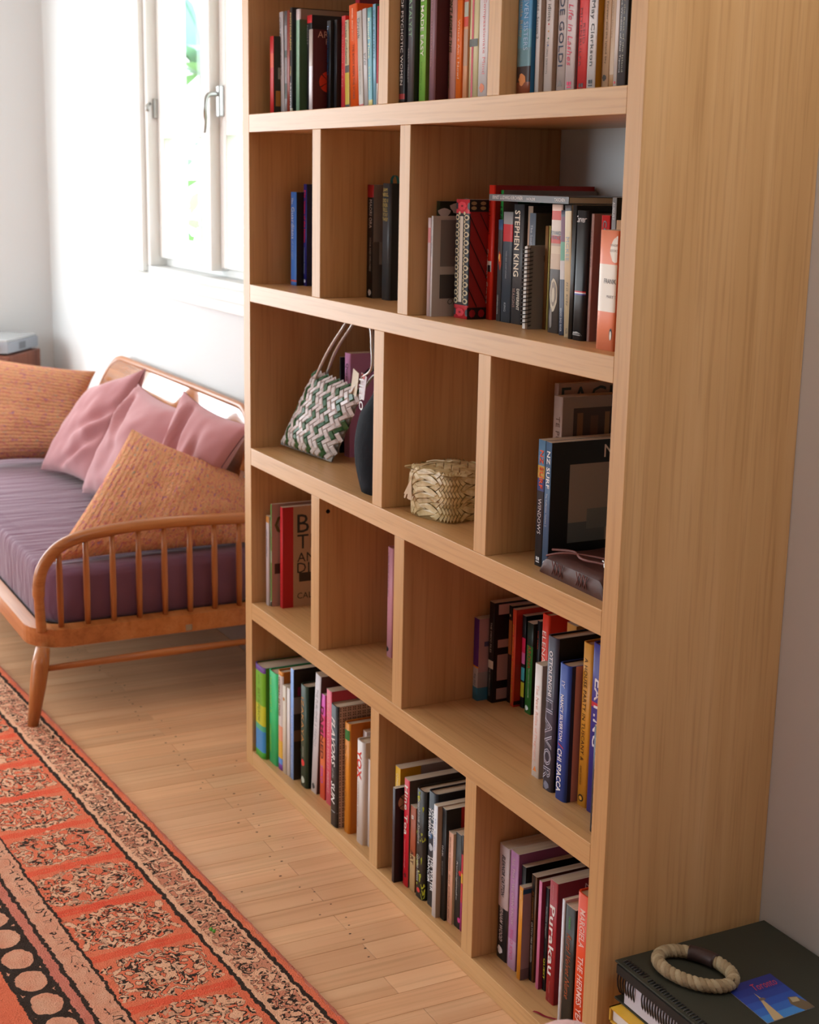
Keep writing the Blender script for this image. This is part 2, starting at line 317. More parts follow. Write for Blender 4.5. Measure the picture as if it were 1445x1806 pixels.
# each book: x, y, z, width, height, depth, lean, binding, spine, cover, bands, spine text, cover text, prints, label, group
BOOKS = [
 (0.051, 0.03, 1.5545, 0.0213, 0.1641, 0.1083, 0.0, 'p', 'C8202A', '3A3A2C', [(0.6, 0.78, 'D84A20')], [], [], [(0.05, 0.4, 0.1, 0.3, 'B07A30'), (0.1, 0.5, 0.45, 0.6, '9A9A8A'), (0.3, 0.8, 0.3, 0.42, '6E7A50')], 'slim bright red paperback with a dark flowered cover, first in the top row', 'books on the top shelf left of the first divider'),
 (0.0729, 0.0467, 1.5545, 0.0209, 0.2143, 0.1414, -0.042, 'p', 'C9C3C6', 'C9C3C6', [], [('COLLECTED ESSAYS', 0.05, 0.62, 0.35, 0.35, '55555C', '')], [], [], 'pale grey spine leaning left beside the slim red paperback', 'books on the top shelf left of the first divider'),
 (0.0944, 0.0464, 1.5545, 0.0151, 0.2141, 0.1413, 0.0, 'p', '8C888C', '8C888C', [(0.15, 0.3, '4E5652'), (0.55, 0.62, '4E5652'), (0.86, 1, '5A5A5E')], [], [], [], 'mottled grey paperback between the pale grey and the brick red spines', 'books on the top shelf left of the first divider'),
 (0.1101, 0.0465, 1.5545, 0.0142, 0.2142, 0.1414, 0.0, 'p', '93392B', '93392B', [], [], [], [], 'plain brick red paperback leaning against a tall black book', 'books on the top shelf left of the first divider'),
 (0.1248, 0.0466, 1.5545, 0.0133, 0.2188, 0.24, 0.0, 'h', '2B2C2E', '1D1D1E', [(0.0, 0.05, 'B0B0A0')], [('PHOTOGRAPHS', 0.05, 0.4, 0.5, 0.6, 'D8B048', ''), ('WORKS', 0.55, 0.64, 0.5, 0.6, 'D8B048', ''), ('ARCHIVE', 0.7, 0.95, 0.5, 0.5, 'C8C0C0', '')], [], [], 'tall black hardback with yellow lettering, left of the white and green book', 'books on the top shelf left of the first divider'),
 (0.1388, 0.0543, 1.5545, 0.0219, 0.2146, 0.22, 0.0, 'h', '8FBBA0', '9C8C7E', [(0.895, 1, 'DCCFD0')], [], [], [(0.0, 0.98, 0.0, 0.9, '5A8262')], 'tall white and pale green book, the widest cover on the top row', 'books on the top shelf left of the first divider'),
 (0.1613, 0.0703, 1.5545, 0.0268, 0.2011, 0.13, 0.0, 'p', '24262A', '24262A', [(0.92, 1, 'D83038')], [('NIGHT', 0.1, 0.3, 0.25, 0.3, 'A0A0A0', '')], [], [], 'black paperback with a red head band beside the green book', 'books on the top shelf left of the first divider'),
 (0.2856, 0.022, 1.5545, 0.0188, 0.1608, 0.14, 0.0, 'p', 'CFCBD2', '4E141C', [(0.55, 1, 'B4A49C')], [], [('AR', 0.02, 0.1, 0.17, 0.1, 'C89A8A', 'h'), ('P', 0.11, 0.18, 0.24, 0.1, 'C89A8A', 'h')], [('disc', 0.26, 0.36, 0.15, 'D03418')], 'silvery spine with a maroon cover showing an orange disc', 'books on the top shelf left of the first divider'),
 (0.3051, 0.0538, 1.5545, 0.0184, 0.1782, 0.1176, 0.0, 'p', '202832', '131518', [], [('THE MAN WHO WAS', 0.05, 0.6, 0.35, 0.4, '2E6AA8', '')], [], [], 'black paperback with deep blue lettering, left of its plain black neighbour', 'books on the top shelf left of the first divider'),
 (0.324, 0.0617, 1.5545, 0.0132, 0.1791, 0.1182, 0.0, 'p', '2C2C32', '141416', [], [], [], [], 'plain black paperback just left of the coral red spine', 'books on the top shelf left of the first divider'),
 (0.3378, 0.0713, 1.5545, 0.0192, 0.1858, 0.1226, 0.0, 'p', 'E4484E', 'E4484E', [], [('THE TESTAMENT', 0.1, 0.5, 0.5, 0.35, 'F0A0A0', ''), ('OF EVE', 0.56, 0.75, 0.5, 0.35, 'F0A0A0', '')], [], [], 'coral red paperback with faint pink lettering', 'books on the top shelf left of the first divider'),
 (0.3576, 0.0718, 1.5545, 0.0205, 0.1762, 0.1163, -0.044, 'p', 'DCD3AE', 'DCD3AE', [(0, 0.065, '5A5C5C'), (0.065, 0.42, 'D9C455'), (0.42, 0.5, '70706C')], [('Kitchen Confidential', 0.02, 0.48, 0.5, 0.5, '4A4A40', '')], [], [], 'paperback with cream, grey and yellow blocks on its spine', 'books on the top shelf left of the first divider'),
 (0.3786, 0.0734, 1.5545, 0.0396, 0.2039, 0.1346, -0.06, 'p', 'F0601C', 'F0601C', [], [('THE BODY KEEPS THE SCORE', 0.38, 0.9, 0.55, 0.25, '7A3010', ''), ('MIND AND BODY', 0.04, 0.35, 0.5, 0.18, 'F4B890', '')], [], [], 'thick orange paperback, tallest in the left part of the top row', 'books on the top shelf left of the first divider'),
 (0.4188, 0.0741, 1.5545, 0.0215, 0.1893, 0.125, -0.08, 'p', 'D2CCC6', 'D2CCC6', [(0.02, 0.05, 'C04048')], [('Drink', 0.07, 0.28, 0.4, 0.5, '4C5450', ''), ('THE NEW SCIENCE', 0.55, 0.85, 0.5, 0.25, '8A9A8A', '')], [], [], 'pale grey paperback with the word Drink down its spine', 'books on the top shelf left of the first divider'),
 (0.4409, 0.0759, 1.5545, 0.0177, 0.1923, 0.1269, -0.078, 'p', 'D0CED0', 'D0CED0', [], [('vie', 0.44, 0.56, 0.6, 0.6, '808080', 'i')], [], [], 'off-white paperback left of the turquoise spine', 'books on the top shelf left of the first divider'),
 (0.4593, 0.0761, 1.5545, 0.0187, 0.1922, 0.1268, -0.054, 'p', '6FB4C6', '6FB4C6', [(0, 0.09, 'DCD48C'), (0.9, 1, '58A4A8')], [('Round Time', 0.1, 0.5, 0.4, 0.55, 'D8E4C8', 'b'), ('Sue Miller', 0.58, 0.82, 0.5, 0.4, 'CCD8A0', '')], [], [], 'turquoise paperback with a pale yellow foot', 'books on the top shelf left of the first divider'),
 (0.4786, 0.0775, 1.5545, 0.0128, 0.1974, 0.1303, -0.04, 'p', '84BEDA', '2E7A74', [], [('BLACK BUTTERFLY', 0.06, 0.52, 0.5, 0.45, '3A5A78', '')], [], [], 'light blue paperback with dark lettering near the divider', 'books on the top shelf left of the first divider'),
 (0.492, 0.0777, 1.5545, 0.0062, 0.1923, 0.1269, 0.0, 'p', 'D04456', 'D04456', [(0, 0.25, 'EEE6E6')], [], [], [], 'thin crimson spine squeezed against the first top divider', 'books on the top shelf left of the first divider'),
 (0.19, 0.1707, 1.5545, 0.021, 0.245, 0.11, 0.0, 'p', 'C63A50', '7A1E2C', [], [], [], [], 'crimson book standing behind the orange and grey paperbacks', 'books on the top shelf left of the first divider'),
 (0.2125, 0.1736, 1.5545, 0.03, 0.2238, 0.12, 0.0, 'p', '1E2440', '1E2440', [], [], [], [], 'navy book standing behind the pale grey spines', 'books on the top shelf left of the first divider'),
 (0.6993, 0.0224, 1.5545, 0.0232, 0.235, 0.1551, 0.0, 'p', '222428', '222428', [(0.035, 0.075, 'A03030'), (0.075, 0.0751, '222428')], [('HOUSE OF PSYCHOTIC WOMEN', 0.02, 0.86, 0.5, 0.42, 'E4E0DC', '')], [], [], 'black paperback with white capital lettering and a red mark at its foot', 'books on the top shelf between its two dividers'),
 (0.7231, 0.0265, 1.5545, 0.0225, 0.24, 0.1584, 0.0, 'h', '5C5E64', '1C1D1A', [], [('CATALYST', 0.2, 0.52, 0.55, 0.5, '9CC8A4', ''), ('SALLY HEALEY', 0.6, 0.85, 0.3, 0.22, 'B0B0B0', '')], [], [], 'charcoal hardback titled in pale green capitals', 'books on the top shelf between its two dividers'),
 (0.7462, 0.0385, 1.5545, 0.0255, 0.225, 0.1485, 0.0, 'p', '84C254', '5C7820', [], [('MAORI MADE EASY', 0.0, 0.64, 0.5, 0.48, 'F0F4E4', 'b'), ('for everyday use', 0.68, 0.9, 0.45, 0.2, '4A7030', '')], [], [], 'bright green paperback with white capitals', 'books on the top shelf between its two dividers'),
 (0.7724, 0.0446, 1.5545, 0.0221, 0.24, 0.1584, 0.0, 'h', '94707C', '4A2028', [], [('THE COLLECTED STORIES', 0.2, 0.8, 0.5, 0.16, 'D0A8A0', '')], [('O', 0.1, 0.2, 0.55, 0.16, 'A06A60', 'h')], [], 'dusty mauve book with a dark maroon cover', 'books on the top shelf between its two dividers'),
 (0.7951, 0.0719, 1.5545, 0.0277, 0.215, 0.1419, 0.0, 'p', 'D49A90', 'D49A90', [], [("YOU WON'T REGRET THIS", 0.0, 0.6, 0.3, 0.4, '3A4A1C', 'bi'), ('SHORT STORIES', 0.66, 0.88, 0.15, 0.2, '3A4A1C', 'i')], [], [], 'pink paperback with slanted dark green capitals', 'books on the top shelf between its two dividers'),
 (0.8234, 0.0722, 1.5545, 0.019, 0.2, 0.132, 0.0, 'p', 'F07828', 'F07828', [], [('Where Am I Now?', 0.3, 0.8, 0.55, 0.35, 'FCE0C8', '')], [], [], 'orange paperback with a small white oval bird mark', 'books on the top shelf between its two dividers'),
 (0.843, 0.0755, 1.5545, 0.0149, 0.205, 0.1353, 0.0, 'p', 'E0A47C', 'E0A47C', [(0.3, 0.6, 'C8A48C'), (0.62, 0.7, 'D85040'), (0.7, 0.82, 'B8C0B0'), (0.82, 0.9, 'D05848'), (0.9, 1, '8A9A80')], [], [], [], 'peach patterned paperback beside the cream and pink striped spine', 'books on the top shelf between its two dividers'),
 (0.8585, 0.0782, 1.5545, 0.0321, 0.21, 0.1386, 0.0, 'p', 'DAD2A6', 'DAD2A6', [], [], [], [('stripe', 0.32, 0.52, 'D05868'), ('label', 0.44, 0.5, '6A706C')], 'cream spine with a pink stripe and small grey label', 'books on the top shelf between its two dividers'),
 (0.8912, 0.0783, 1.5545, 0.033, 0.225, 0.1485, 0.0, 'p', 'E2DEE0', 'E2DEE0', [], [('The Compassionate Mind', 0.12, 0.8, 0.6, 0.35, 'DC7878', '')], [], [('blob', 0.5, 0.1, 'E07840')], 'white paperback with fine coral lettering against the second top divider', 'books on the top shelf between its two dividers'),
 (1.1002, 0.0294, 1.5545, 0.0415, 0.2, 0.13, 0.0, 'p', '5C9CC8', '1F6088', [(0, 0.1, '8A4A30'), (0.1, 0.22, '3A2A28'), (0.22, 0.36, '6E96A0'), (0.36, 0.5, '6CA6BC')], [('THE SEVEN SISTERS', 0.1, 0.66, 0.68, 0.3, 'B8D4EC', ''), ('Lucinda Riley', 0.2, 0.56, 0.3, 0.28, 'B0AC94', '')], [], [('blob', 0.5, 0.12, 'D88A50')], 'thick blue paperback with a warm lit city at its foot', 'books on the top shelf right of its second divider'),
 (1.1423, 0.0383, 1.5545, 0.0127, 0.21, 0.1386, 0.0, 'p', 'DEDAD8', 'A89484', [], [("Ghosts' Most Wanted - Season 2", 0.0, 0.6, 0.5, 0.5, '6A645C', '')], [], [], 'slim white paperback leaning right beside the blue novel', 'books on the top shelf right of its second divider'),
 (1.1557, 0.046, 1.5545, 0.0244, 0.21, 0.1386, 0.0, 'p', 'D8D0CC', 'A8907C', [], [('Surrounded by idiots', 0.0, 0.48, 0.5, 0.5, '4A4A48', ''), ('THOMAS ERIKSON', 0.62, 0.85, 0.4, 0.2, '8A8A88', '')], [], [('dots', 0.4, 0.5)], 'white paperback with rounded letters and four small coloured dots', 'books on the top shelf right of its second divider'),
 (1.1807, 0.0535, 1.5545, 0.0256, 0.205, 0.1353, 0.0, 'p', 'C4BAB8', 'C4BAB8', [], [('KATE DE GOLDI', 0.0, 0.8, 0.5, 0.5, '3C4660', '')], [], [('tri', 0.5, 0.07, '8A8480')], 'pale marbled paperback with spaced navy serif capitals', 'books on the top shelf right of its second divider'),
 (1.2069, 0.0533, 1.5545, 0.0257, 0.205, 0.1353, 0.0, 'p', 'DACED0', '8A7074', [], [('MEAN', 0.1, 0.32, 0.5, 0.5, 'B84CE8', 'b'), ('Life in Lashes', 0.36, 0.8, 0.45, 0.5, 'E04868', 'i')], [], [('bars', 0.5, 0.07, 'E83C70')], 'white paperback with magenta capitals over pink handwriting', 'books on the top shelf right of its second divider'),
 (1.2333, 0.0575, 1.5545, 0.0262, 0.215, 0.1419, 0.0, 'p', 'DC4648', 'DC4648', [], [('Interest', 0.0, 0.2, 0.5, 0.6, 'F8E8D0', 'b'), ('MITENBULER', 0.4, 0.85, 0.3, 0.2, '7A2424', ''), ('REID', 0.52, 0.68, 0.62, 0.2, '7A2424', '')], [], [('bars', 0.5, 0.05, '402020')], 'coral red paperback with white letters and dark author name', 'books on the top shelf right of its second divider'),
 (1.2601, 0.0574, 1.5545, 0.0233, 0.21, 0.1386, 0.0, 'p', 'DCD8D8', 'B88420', [], [('Jenny-May Clarkson', 0.16, 0.82, 0.5, 0.5, '1C2024', '')], [], [('bars', 0.5, 0.07, '202428')], 'white paperback with large black sentence-case author name', 'books on the top shelf right of its second divider'),
 (1.284, 0.0676, 1.5545, 0.02, 0.2, 0.132, 0.0, 'p', 'C8A888', 'C8A888', [], [('Riding through to Forever and the Island Sky', 0.05, 0.8, 0.55, 0.3, '5A4434', '')], [], [('blob', 0.5, 0.1, '3A342C')], 'worn beige paperback with a creased spine', 'books on the top shelf right of its second divider'),
 (1.3045, 0.0681, 1.5545, 0.0115, 0.2, 0.132, 0.0, 'p', 'CDB49A', 'CDB49A', [(0, 0.12, 'B48A5C')], [('love and other stories', 0.1, 0.7, 0.4, 0.3, 'A08870', '')], [], [], 'pale tan worn paperback, spine torn at the foot', 'books on the top shelf right of its second divider'),
 (1.3166, 0.0676, 1.5545, 0.0089, 0.205, 0.1353, 0.0, 'p', 'DAD0CC', 'DAD0CC', [], [], [], [('blob', 0.5, 0.06, 'D03040')], 'narrow white spine with a red dot, left of the dark grey one', 'books on the top shelf right of its second divider'),
 (1.3262, 0.0674, 1.5545, 0.0204, 0.212, 0.1399, 0.0, 'p', '54555A', '181A20', [], [('Moko and the Wisdom of Our Tipuna', 0.18, 0.88, 0.3, 0.22, 'D8D4D0', ''), ('Known by the Rest of the Island', 0.18, 0.9, 0.62, 0.25, 'A8A48C', '')], [], [], 'dark grey paperback with two lines of small type, last on the top shelf', 'books on the top shelf right of its second divider'),
 (0.0314, 0.0874, 1.1781, 0.0324, 0.2088, 0.12, 0.0, 'p', '3F74C4', '121420', [(0.04, 0.06, 'C05050')], [('The', 0.06, 0.13, 0.4, 0.5, 'D0D8E0', ''), ('Guardians', 0.16, 0.5, 0.5, 0.5, 'C8D0DC', ''), ('of the night', 0.52, 0.72, 0.45, 0.4, '9ab0d0', '')], [], [], 'slim light blue paperback with white lettering', 'blue books on the second shelf'),
 (0.0641, 0.1057, 1.1781, 0.0175, 0.2267, 0.14, 0.0, 'p', '1E2070', '14163C', [], [('Fly', 0.06, 0.14, 0.5, 0.55, 'D02040', 'b'), ('Voices of the Nation', 0.16, 0.57, 0.5, 0.5, 'D02040', 'b'), ('Selected Essays', 0.62, 0.88, 0.4, 0.3, 'B8B8D0', '')], [], [('blob', 0.5, 0.05, 'C8C8D8')], 'deep navy paperback with red lettering beside the light blue one', 'blue books on the second shelf'),
 (0.3985, 0.1048, 1.1781, 0.0292, 0.2298, 0.1517, 0.0, 'p', '1C1C1E', '8C8480', [(0.89, 1, 'A82028')], [('MAORI ORA', 0.13, 0.38, 0.65, 0.4, 'D8D4D0', ''), ('YOGA AND WELLNESS', 0.46, 0.76, 0.65, 0.28, 'A8A4A0', '')], [], [(0.0, 0.5, 0.0, 0.5, '665E58'), (0.1, 0.6, 0.3, 0.5, 'A8A098'), ('blob', 0.6, 0.05, 'D0D0D0')], 'black paperback with a red head and a grey photographic cover', 'dark books on the second shelf beside its second divider'),
 (0.453, 0.1115, 1.1781, 0.0361, 0.2333, 0.154, 0.0, 'h', '3A3E42', '141618', [], [('SAM', 0.04, 0.07, 0.5, 0.28, 'C8B060', 'h'), ('NEILL', 0.08, 0.11, 0.5, 0.28, 'C8B060', 'h'), ('DID I', 0.13, 0.16, 0.5, 0.28, 'C8B060', 'h'), ('EVER', 0.17, 0.2, 0.5, 0.28, 'C8B060', 'h'), ('TELL', 0.21, 0.24, 0.5, 0.28, 'C8B060', 'h'), ('YOU', 0.25, 0.28, 0.5, 0.28, 'C8B060', 'h'), ('THIS?', 0.29, 0.32, 0.5, 0.28, 'C8B060', 'h')], [], [], 'charcoal hardback with stacked gold capitals and a teal ribbon loop', 'dark books on the second shelf beside its second divider'),
 (0.8095, 0.0308, 1.1781, 0.0103, 0.1759, 0.1, 0.0, 'p', 'D4BFC0', 'D4BFC0', [(0.75, 0.9, 'D89090')], [], [], [], 'thin pinkish white spine, first in the crowded second shelf', 'books on the second shelf right of its second divider'),
 (0.8202, 0.0322, 1.1781, 0.0063, 0.1795, 0.13, 0.0, 'p', 'E0DEDE', 'B4ADA4', [], [('on the line', 0.2, 0.4, 0.5, 0.5, '808890', '')], [('Olga Ravn', 0.82, 0.9, 0.5, 0.1, '5A5654', 'i')], [(0.12, 1.0, 0.5, 0.96, '7C7470'), (0.12, 1.0, 0.18, 0.42, '4C4846')], 'white paperback with a grey seascape photograph on its cover', 'books on the second shelf right of its second divider'),
 (0.7955, 0.0547, 1.1781, 0.0125, 0.2052, 0.17, 0.0, 'p', '2C3C28', '1E2A1C', [], [], [], [('blob2', 0.2, 0.94, 'D8D0CC')], 'dark green book with white blossom, standing behind the white paperback', 'books on the second shelf right of its second divider'),
 (0.8412, 0.0683, 1.1781, 0.0525, 0.2099, 0.17, 0.0, 'p', '2E3034', 'A02824', [(0, 0.115, 'C83440'), (0.885, 1, 'C83440')], [('LINK THE HARUKI TRAIN DRIVER', 0.17, 0.62, 0.6, 0.12, '2C2C2C', '')], [], [('lace',), ('stripes',)], 'black and cream lace patterned spine with red flowers at both ends', 'books on the second shelf right of its second divider'),
 (0.8941, 0.1054, 1.1781, 0.0205, 0.2355, 0.2106, 0.0, 'h', 'D8301E', 'A81810', [], [('The Uncool', 0.08, 0.36, 0.3, 0.4, '6A140C', ''), ('Cameron Crowe', 0.47, 0.88, 0.2, 0.4, 'F4E8E0', '')], [], [('photo', 0.36, 0.44)], 'tall glossy red hardback with white serif author name', 'books on the second shelf right of its second divider'),
 (0.915, 0.1183, 1.1781, 0.0096, 0.2273, 0.1977, 0.0, 'p', '2EA048', '8C807A', [], [('198', 0.12, 0.23, 0.5, 0.7, '103018', 'b')], [], [(0.15, 0.28, 0.84, 0.95, '1E6A34'), (0.38, 0.55, 0.84, 0.95, '1E6A34'), (0.62, 0.75, 0.84, 0.95, '1E6A34')], 'green spined book with a grey cover rising behind the red hardback', 'books on the second shelf right of its second divider'),
 (0.9252, 0.1096, 1.1781, 0.0148, 0.1768, 0.14, 0.0, 'p', '46484C', '2C2C2E', [(0.9, 1, '3C5C84')], [('STEPHEN KING', 0.74, 0.93, 0.4, 0.3, 'C8C4C0', '')], [], [('flame', 0.5, 0.72)], 'dark paperback with a burst of orange flame', 'books on the second shelf right of its second divider'),
 (0.9406, 0.1093, 1.1781, 0.0329, 0.1908, 0.14, 0.0, 'p', '46525E', '3A4450', [(0.735, 0.89, 'CC3A40'), (0.89, 1, '9C9C9E')], [('THEIR BEST SHORT STORIES', 0.35, 0.6, 0.5, 0.16, 'B0B8C0', ''), ('KING', 0.82, 0.9, 0.5, 0.2, 'B0B8C0', '')], [], [], 'blue grey paperback with a red square near its head', 'books on the second shelf right of its second divider'),
 (0.9741, 0.1101, 1.1781, 0.034, 0.2045, 0.14, 0.0, 'p', '4C4E52', '222224', [], [('STEPHEN KING', 0.05, 0.6, 0.45, 0.5, 'F0E8D4', 'b'), ('DIFFERENT', 0.7, 0.88, 0.72, 0.25, 'E0D8C8', 'b'), ('SEASONS', 0.7, 0.86, 0.3, 0.3, 'A8887C', '')], [], [], 'thick charcoal paperback with a large white brush lettered author name', 'books on the second shelf right of its second divider'),
 (1.0095, 0.1174, 1.1781, 0.016, 0.2023, 0.15, 0.0, 'p', 'CDB09A', '4A4238', [], [], [], [], 'beige spine standing behind the spiral notebook', 'books on the second shelf right of its second divider'),
 (1.0265, 0.1104, 1.1781, 0.02, 0.191, 0.15, 0.0, 'p', '7A8694', '5E5848', [], [('The Sound of Waves', 0.1, 0.5, 0.5, 0.35, 'C0C4C8', '')], [], [], 'blue grey and olive book behind the spiral notebook', 'books on the second shelf right of its second divider'),
 (1.0812, 0.1087, 1.1781, 0.0089, 0.1715, 0.13, 0.0, 'p', '8A6034', '6A4A2A', [], [], [], [], 'worn brown edged sketchbook between the spiral notebook and the lemon spine', 'books on the second shelf right of its second divider'),
 (1.0904, 0.1103, 1.1781, 0.0039, 0.1721, 0.12, 0.0, 'p', 'D8D080', 'D8D080', [], [], [], [], 'thin lemon yellow spine left of the orange and red illustrated spine', 'books on the second shelf right of its second divider'),
 (1.1237, 0.0919, 1.1781, 0.0323, 0.208, 0.18, 0.0, 'p', '54504E', '3A3838', [(0.68, 0.7, 'B8A08C'), (0.7, 0.76, 'C84838'), (0.76, 0.8, 'D8C8B8'), (0.8, 0.88, 'DCD0C4'), (0.88, 0.95, 'CC4A3C'), (0.95, 1, 'E0C0B0'), (0.62, 0.68, 'D8C4A8'), (0.5, 0.62, 'CDB49A')], [('EDVARD', 0.205, 0.235, 0.5, 0.2, '5A8098', 'h'), ('MUNCH', 0.24, 0.27, 0.5, 0.2, '5A8098', 'h')], [], [('swirl',)], 'thick paperback with orange red waves and a pale swirl', 'books on the second shelf right of its second divider'),
 (1.1697, 0.0849, 1.1781, 0.0145, 0.1993, 0.1315, -0.035, 'p', '42485C', '2A2C3A', [(0.75, 0.95, '6A2C4C'), (0.45, 0.6, 'C8C0BC'), (0.6, 0.75, '5A9A7C'), (0, 0.22, '3C4A62')], [('GOOD BAD RIVER', 0.78, 0.97, 0.5, 0.4, 'C8CCD4', '')], [], [], 'narrow navy and crimson spine beside the cream one', 'books on the second shelf right of its second divider'),
 (1.2033, 0.0729, 1.1781, 0.0189, 0.2081, 0.1373, -0.054, 'p', 'DACBA8', 'B4A484', [(0.955, 1, '3C3C3E')], [('MCKEE', 0.24, 0.42, 0.5, 0.5, '9AA8B4', ''), ('H.G. Kirby', 0.58, 0.76, 0.5, 0.35, '6A6456', 'i'), ('NZB', 0.93, 0.97, 0.5, 0.6, '4A463E', '')], [], [], 'cream spine with a dark head and faint blue capitals', 'books on the second shelf right of its second divider'),
 (1.2228, 0.0683, 1.1781, 0.011, 0.2087, 0.2, 0.0, 'p', '17191A', '17191A', [], [], [], [], 'large black book standing behind the glossy tricolour hardback', 'books on the second shelf right of its second divider'),
 (1.2344, 0.0669, 1.1781, 0.0293, 0.2011, 0.17, 0.0, 'h', '24282C', '121314', [(0.355, 0.365, '3A3CA0'), (0.365, 0.375, 'E8E4E4'), (0.375, 0.385, 'C82830')], [('Carver', 0.04, 0.09, 0.5, 0.34, 'E8E4E0', 'hi')], [], [('wave', 0.5, 0.05)], 'glossy black jacketed hardback with a tricolour stripe and white script', 'books on the second shelf right of its second divider'),
 (1.2643, 0.0755, 1.1781, 0.0078, 0.1967, 0.15, 0.0, 'p', 'C49C94', 'A88880', [], [('NARROW EYE', 0.05, 0.5, 0.4, 0.4, '8A7470', '')], [], [(0.15, 0.9, 0.12, 0.9, '1C1816')], 'slim dusty pink spine with a dark photograph on its cover', 'books on the second shelf right of its second divider'),
 (1.298, 0.0711, 1.1781, 0.022, 0.1956, 0.15, 0.0, 'p', 'C82024', '8A1618', [], [('COL', 0.04, 0.2, 0.5, 0.45, '3A0C0C', 'b')], [], [], 'short red book peeping over the peach and white paperback', 'books on the second shelf right of its second divider'),
 (1.324, 0.0717, 1.1781, 0.011, 0.2223, 0.15, 0.0, 'p', '8A8C8E', '141416', [], [('AUGUST', 0.03, 0.15, 0.5, 0.5, 'D8D8D8', '')], [], [], 'thin black and silver spine beside the right side panel', 'books on the second shelf right of its second divider'),
 (1.337, 0.0715, 1.1781, 0.015, 0.1894, 0.15, 0.0, 'p', 'C8A07C', 'C8A07C', [], [], [], [], 'beige spine against the right side panel', 'books on the second shelf right of its second divider'),
 (1.3537, 0.0316, 1.1781, 0.045, 0.176, 0.125, 0.0, 'p', 'F0906C', 'D4683C', [(0.325, 0.72, 'F0EADC')], [('FRANKE', 0.4, 0.44, 0.74, 0.18, '2C2C34', 'h'), ('MARY S', 0.535, 0.56, 0.8, 0.1, '5A5A60', 'h')], [], [('badge',)], 'peach and white banded paperback with rounded badge, nearest the side panel', 'books on the second shelf right of its second divider'),
 (0.1254, 0.17, 0.7973, 0.0076, 0.2226, 0.13, 0.0, 'p', '22262A', '22262A', [], [], [], [], 'black paperback behind the green and white woven bag', 'books behind the woven bag on the third shelf'),
 (0.1636, 0.165, 0.7973, 0.03, 0.2373, 0.14, 0.0, 'p', 'E4A4D8', 'C080B0', [], [('Queenie & Friends', 0.1, 0.6, 0.5, 0.5, '4A2A48', '')], [], [('arch',)], 'lilac pink paperback behind the green and white woven bag', 'books behind the woven bag on the third shelf'),
 (1.133, 0.105, 0.7973, 0.013, 0.2961, 0.19, 0.0, 'p', 'B49C90', 'A48C7E', [], [], [('FACHI', 0.02, 0.14, 0.4, 0.12, '2C3A34', 'h')], [], 'tall beige book with cropped dark serif capitals on its cover', 'books on the right of the third shelf'),
 (1.1475, 0.0953, 0.7973, 0.027, 0.2781, 0.19, 0.0, 'p', 'AE9488', '8E8078', [], [('TE PUNA WAI', 0.12, 0.5, 0.6, 0.4, '6A4A3C', '')], [], [(0.12, 1, 0.35, 0.93, '3E2C20'), (0.16, 0.22, 0.4, 0.9, '7A5634'), (0.3, 0.38, 0.4, 0.88, '5A3C28'), (0.45, 0.5, 0.4, 0.9, '8A6840')], 'beige book with a brown textured photograph on its cover', 'books on the right of the third shelf'),
 (1.1786, 0.0489, 0.7973, 0.0216, 0.2127, 0.22, 0.0, 'p', '2C3038', '20242C', [(0.6, 0.7, '3C4C84'), (0.7, 0.8, 'C8A04C'), (0.8, 1, '5A84A8')], [('NZ SURF', 0.08, 0.38, 0.6, 0.5, 'E8542C', 'b'), ('WINDOWS', 0.46, 0.74, 0.55, 0.45, 'D8D8DC', '')], [], [('bars', 0.5, 0.06, 'D8D8DC')], 'surf book with an orange and white titled spine', 'books on the right of the third shelf'),
 (1.2033, 0.0478, 0.7973, 0.0176, 0.2128, 0.245, 0.0, 'p', '4C6C90', '10141A', [], [('NZ SURF', 0.07, 0.36, 0.6, 0.55, 'F0F0F0', 'b'), ('The Collection Volume 2', 0.4, 0.66, 0.5, 0.25, 'C8D0D8', '')], [('N', 0.04, 0.14, 0.46, 0.1, 'E0D8D4', 'h')], [(0.15, 1, 0.2, 0.82, '8E8680'), (0.15, 0.45, 0.2, 0.36, '59646C'), (0.3, 0.6, 0.3, 0.46, '6C7478'), ('blob', 0.5, 0.05, 'D0D8E0')], 'slate blue surf book with a large wave photograph on its black cover', 'books on the right of the third shelf'),
 (0.0219, 0.0284, 0.4189, 0.0183, 0.2185, 0.18, 0.0, 'p', 'CFC8CC', 'C8C0C0', [(0.93, 1, 'C88840')], [('ONE PAN MEALS', 0.15, 0.45, 0.4, 0.45, '6A6A70', '')], [], [], 'thin white, yellow and amber spine, leftmost on the fourth shelf', 'cookbooks on the left of the fourth shelf'),
 (0.0406, 0.0329, 0.4189, 0.0073, 0.2498, 0.25, 0.0, 'p', '68964A', 'B49690', [(0, 0.05, '2E3A2E'), (0.43, 0.55, '9CBC94')], [('OKAY', 0.16, 0.28, 0.5, 0.6, 'C8DCC0', '')], [('COOK', 0.1, 0.3, 0.36, 0.22, '5A5A34', 'h')], [(0.03, 0.2, 0.32, 0.42, '4A3030'), ('blob', 0.5, 0.05, 'E8E8E8')], 'green spined book with a blush cover and green letters', 'cookbooks on the left of the fourth shelf'),
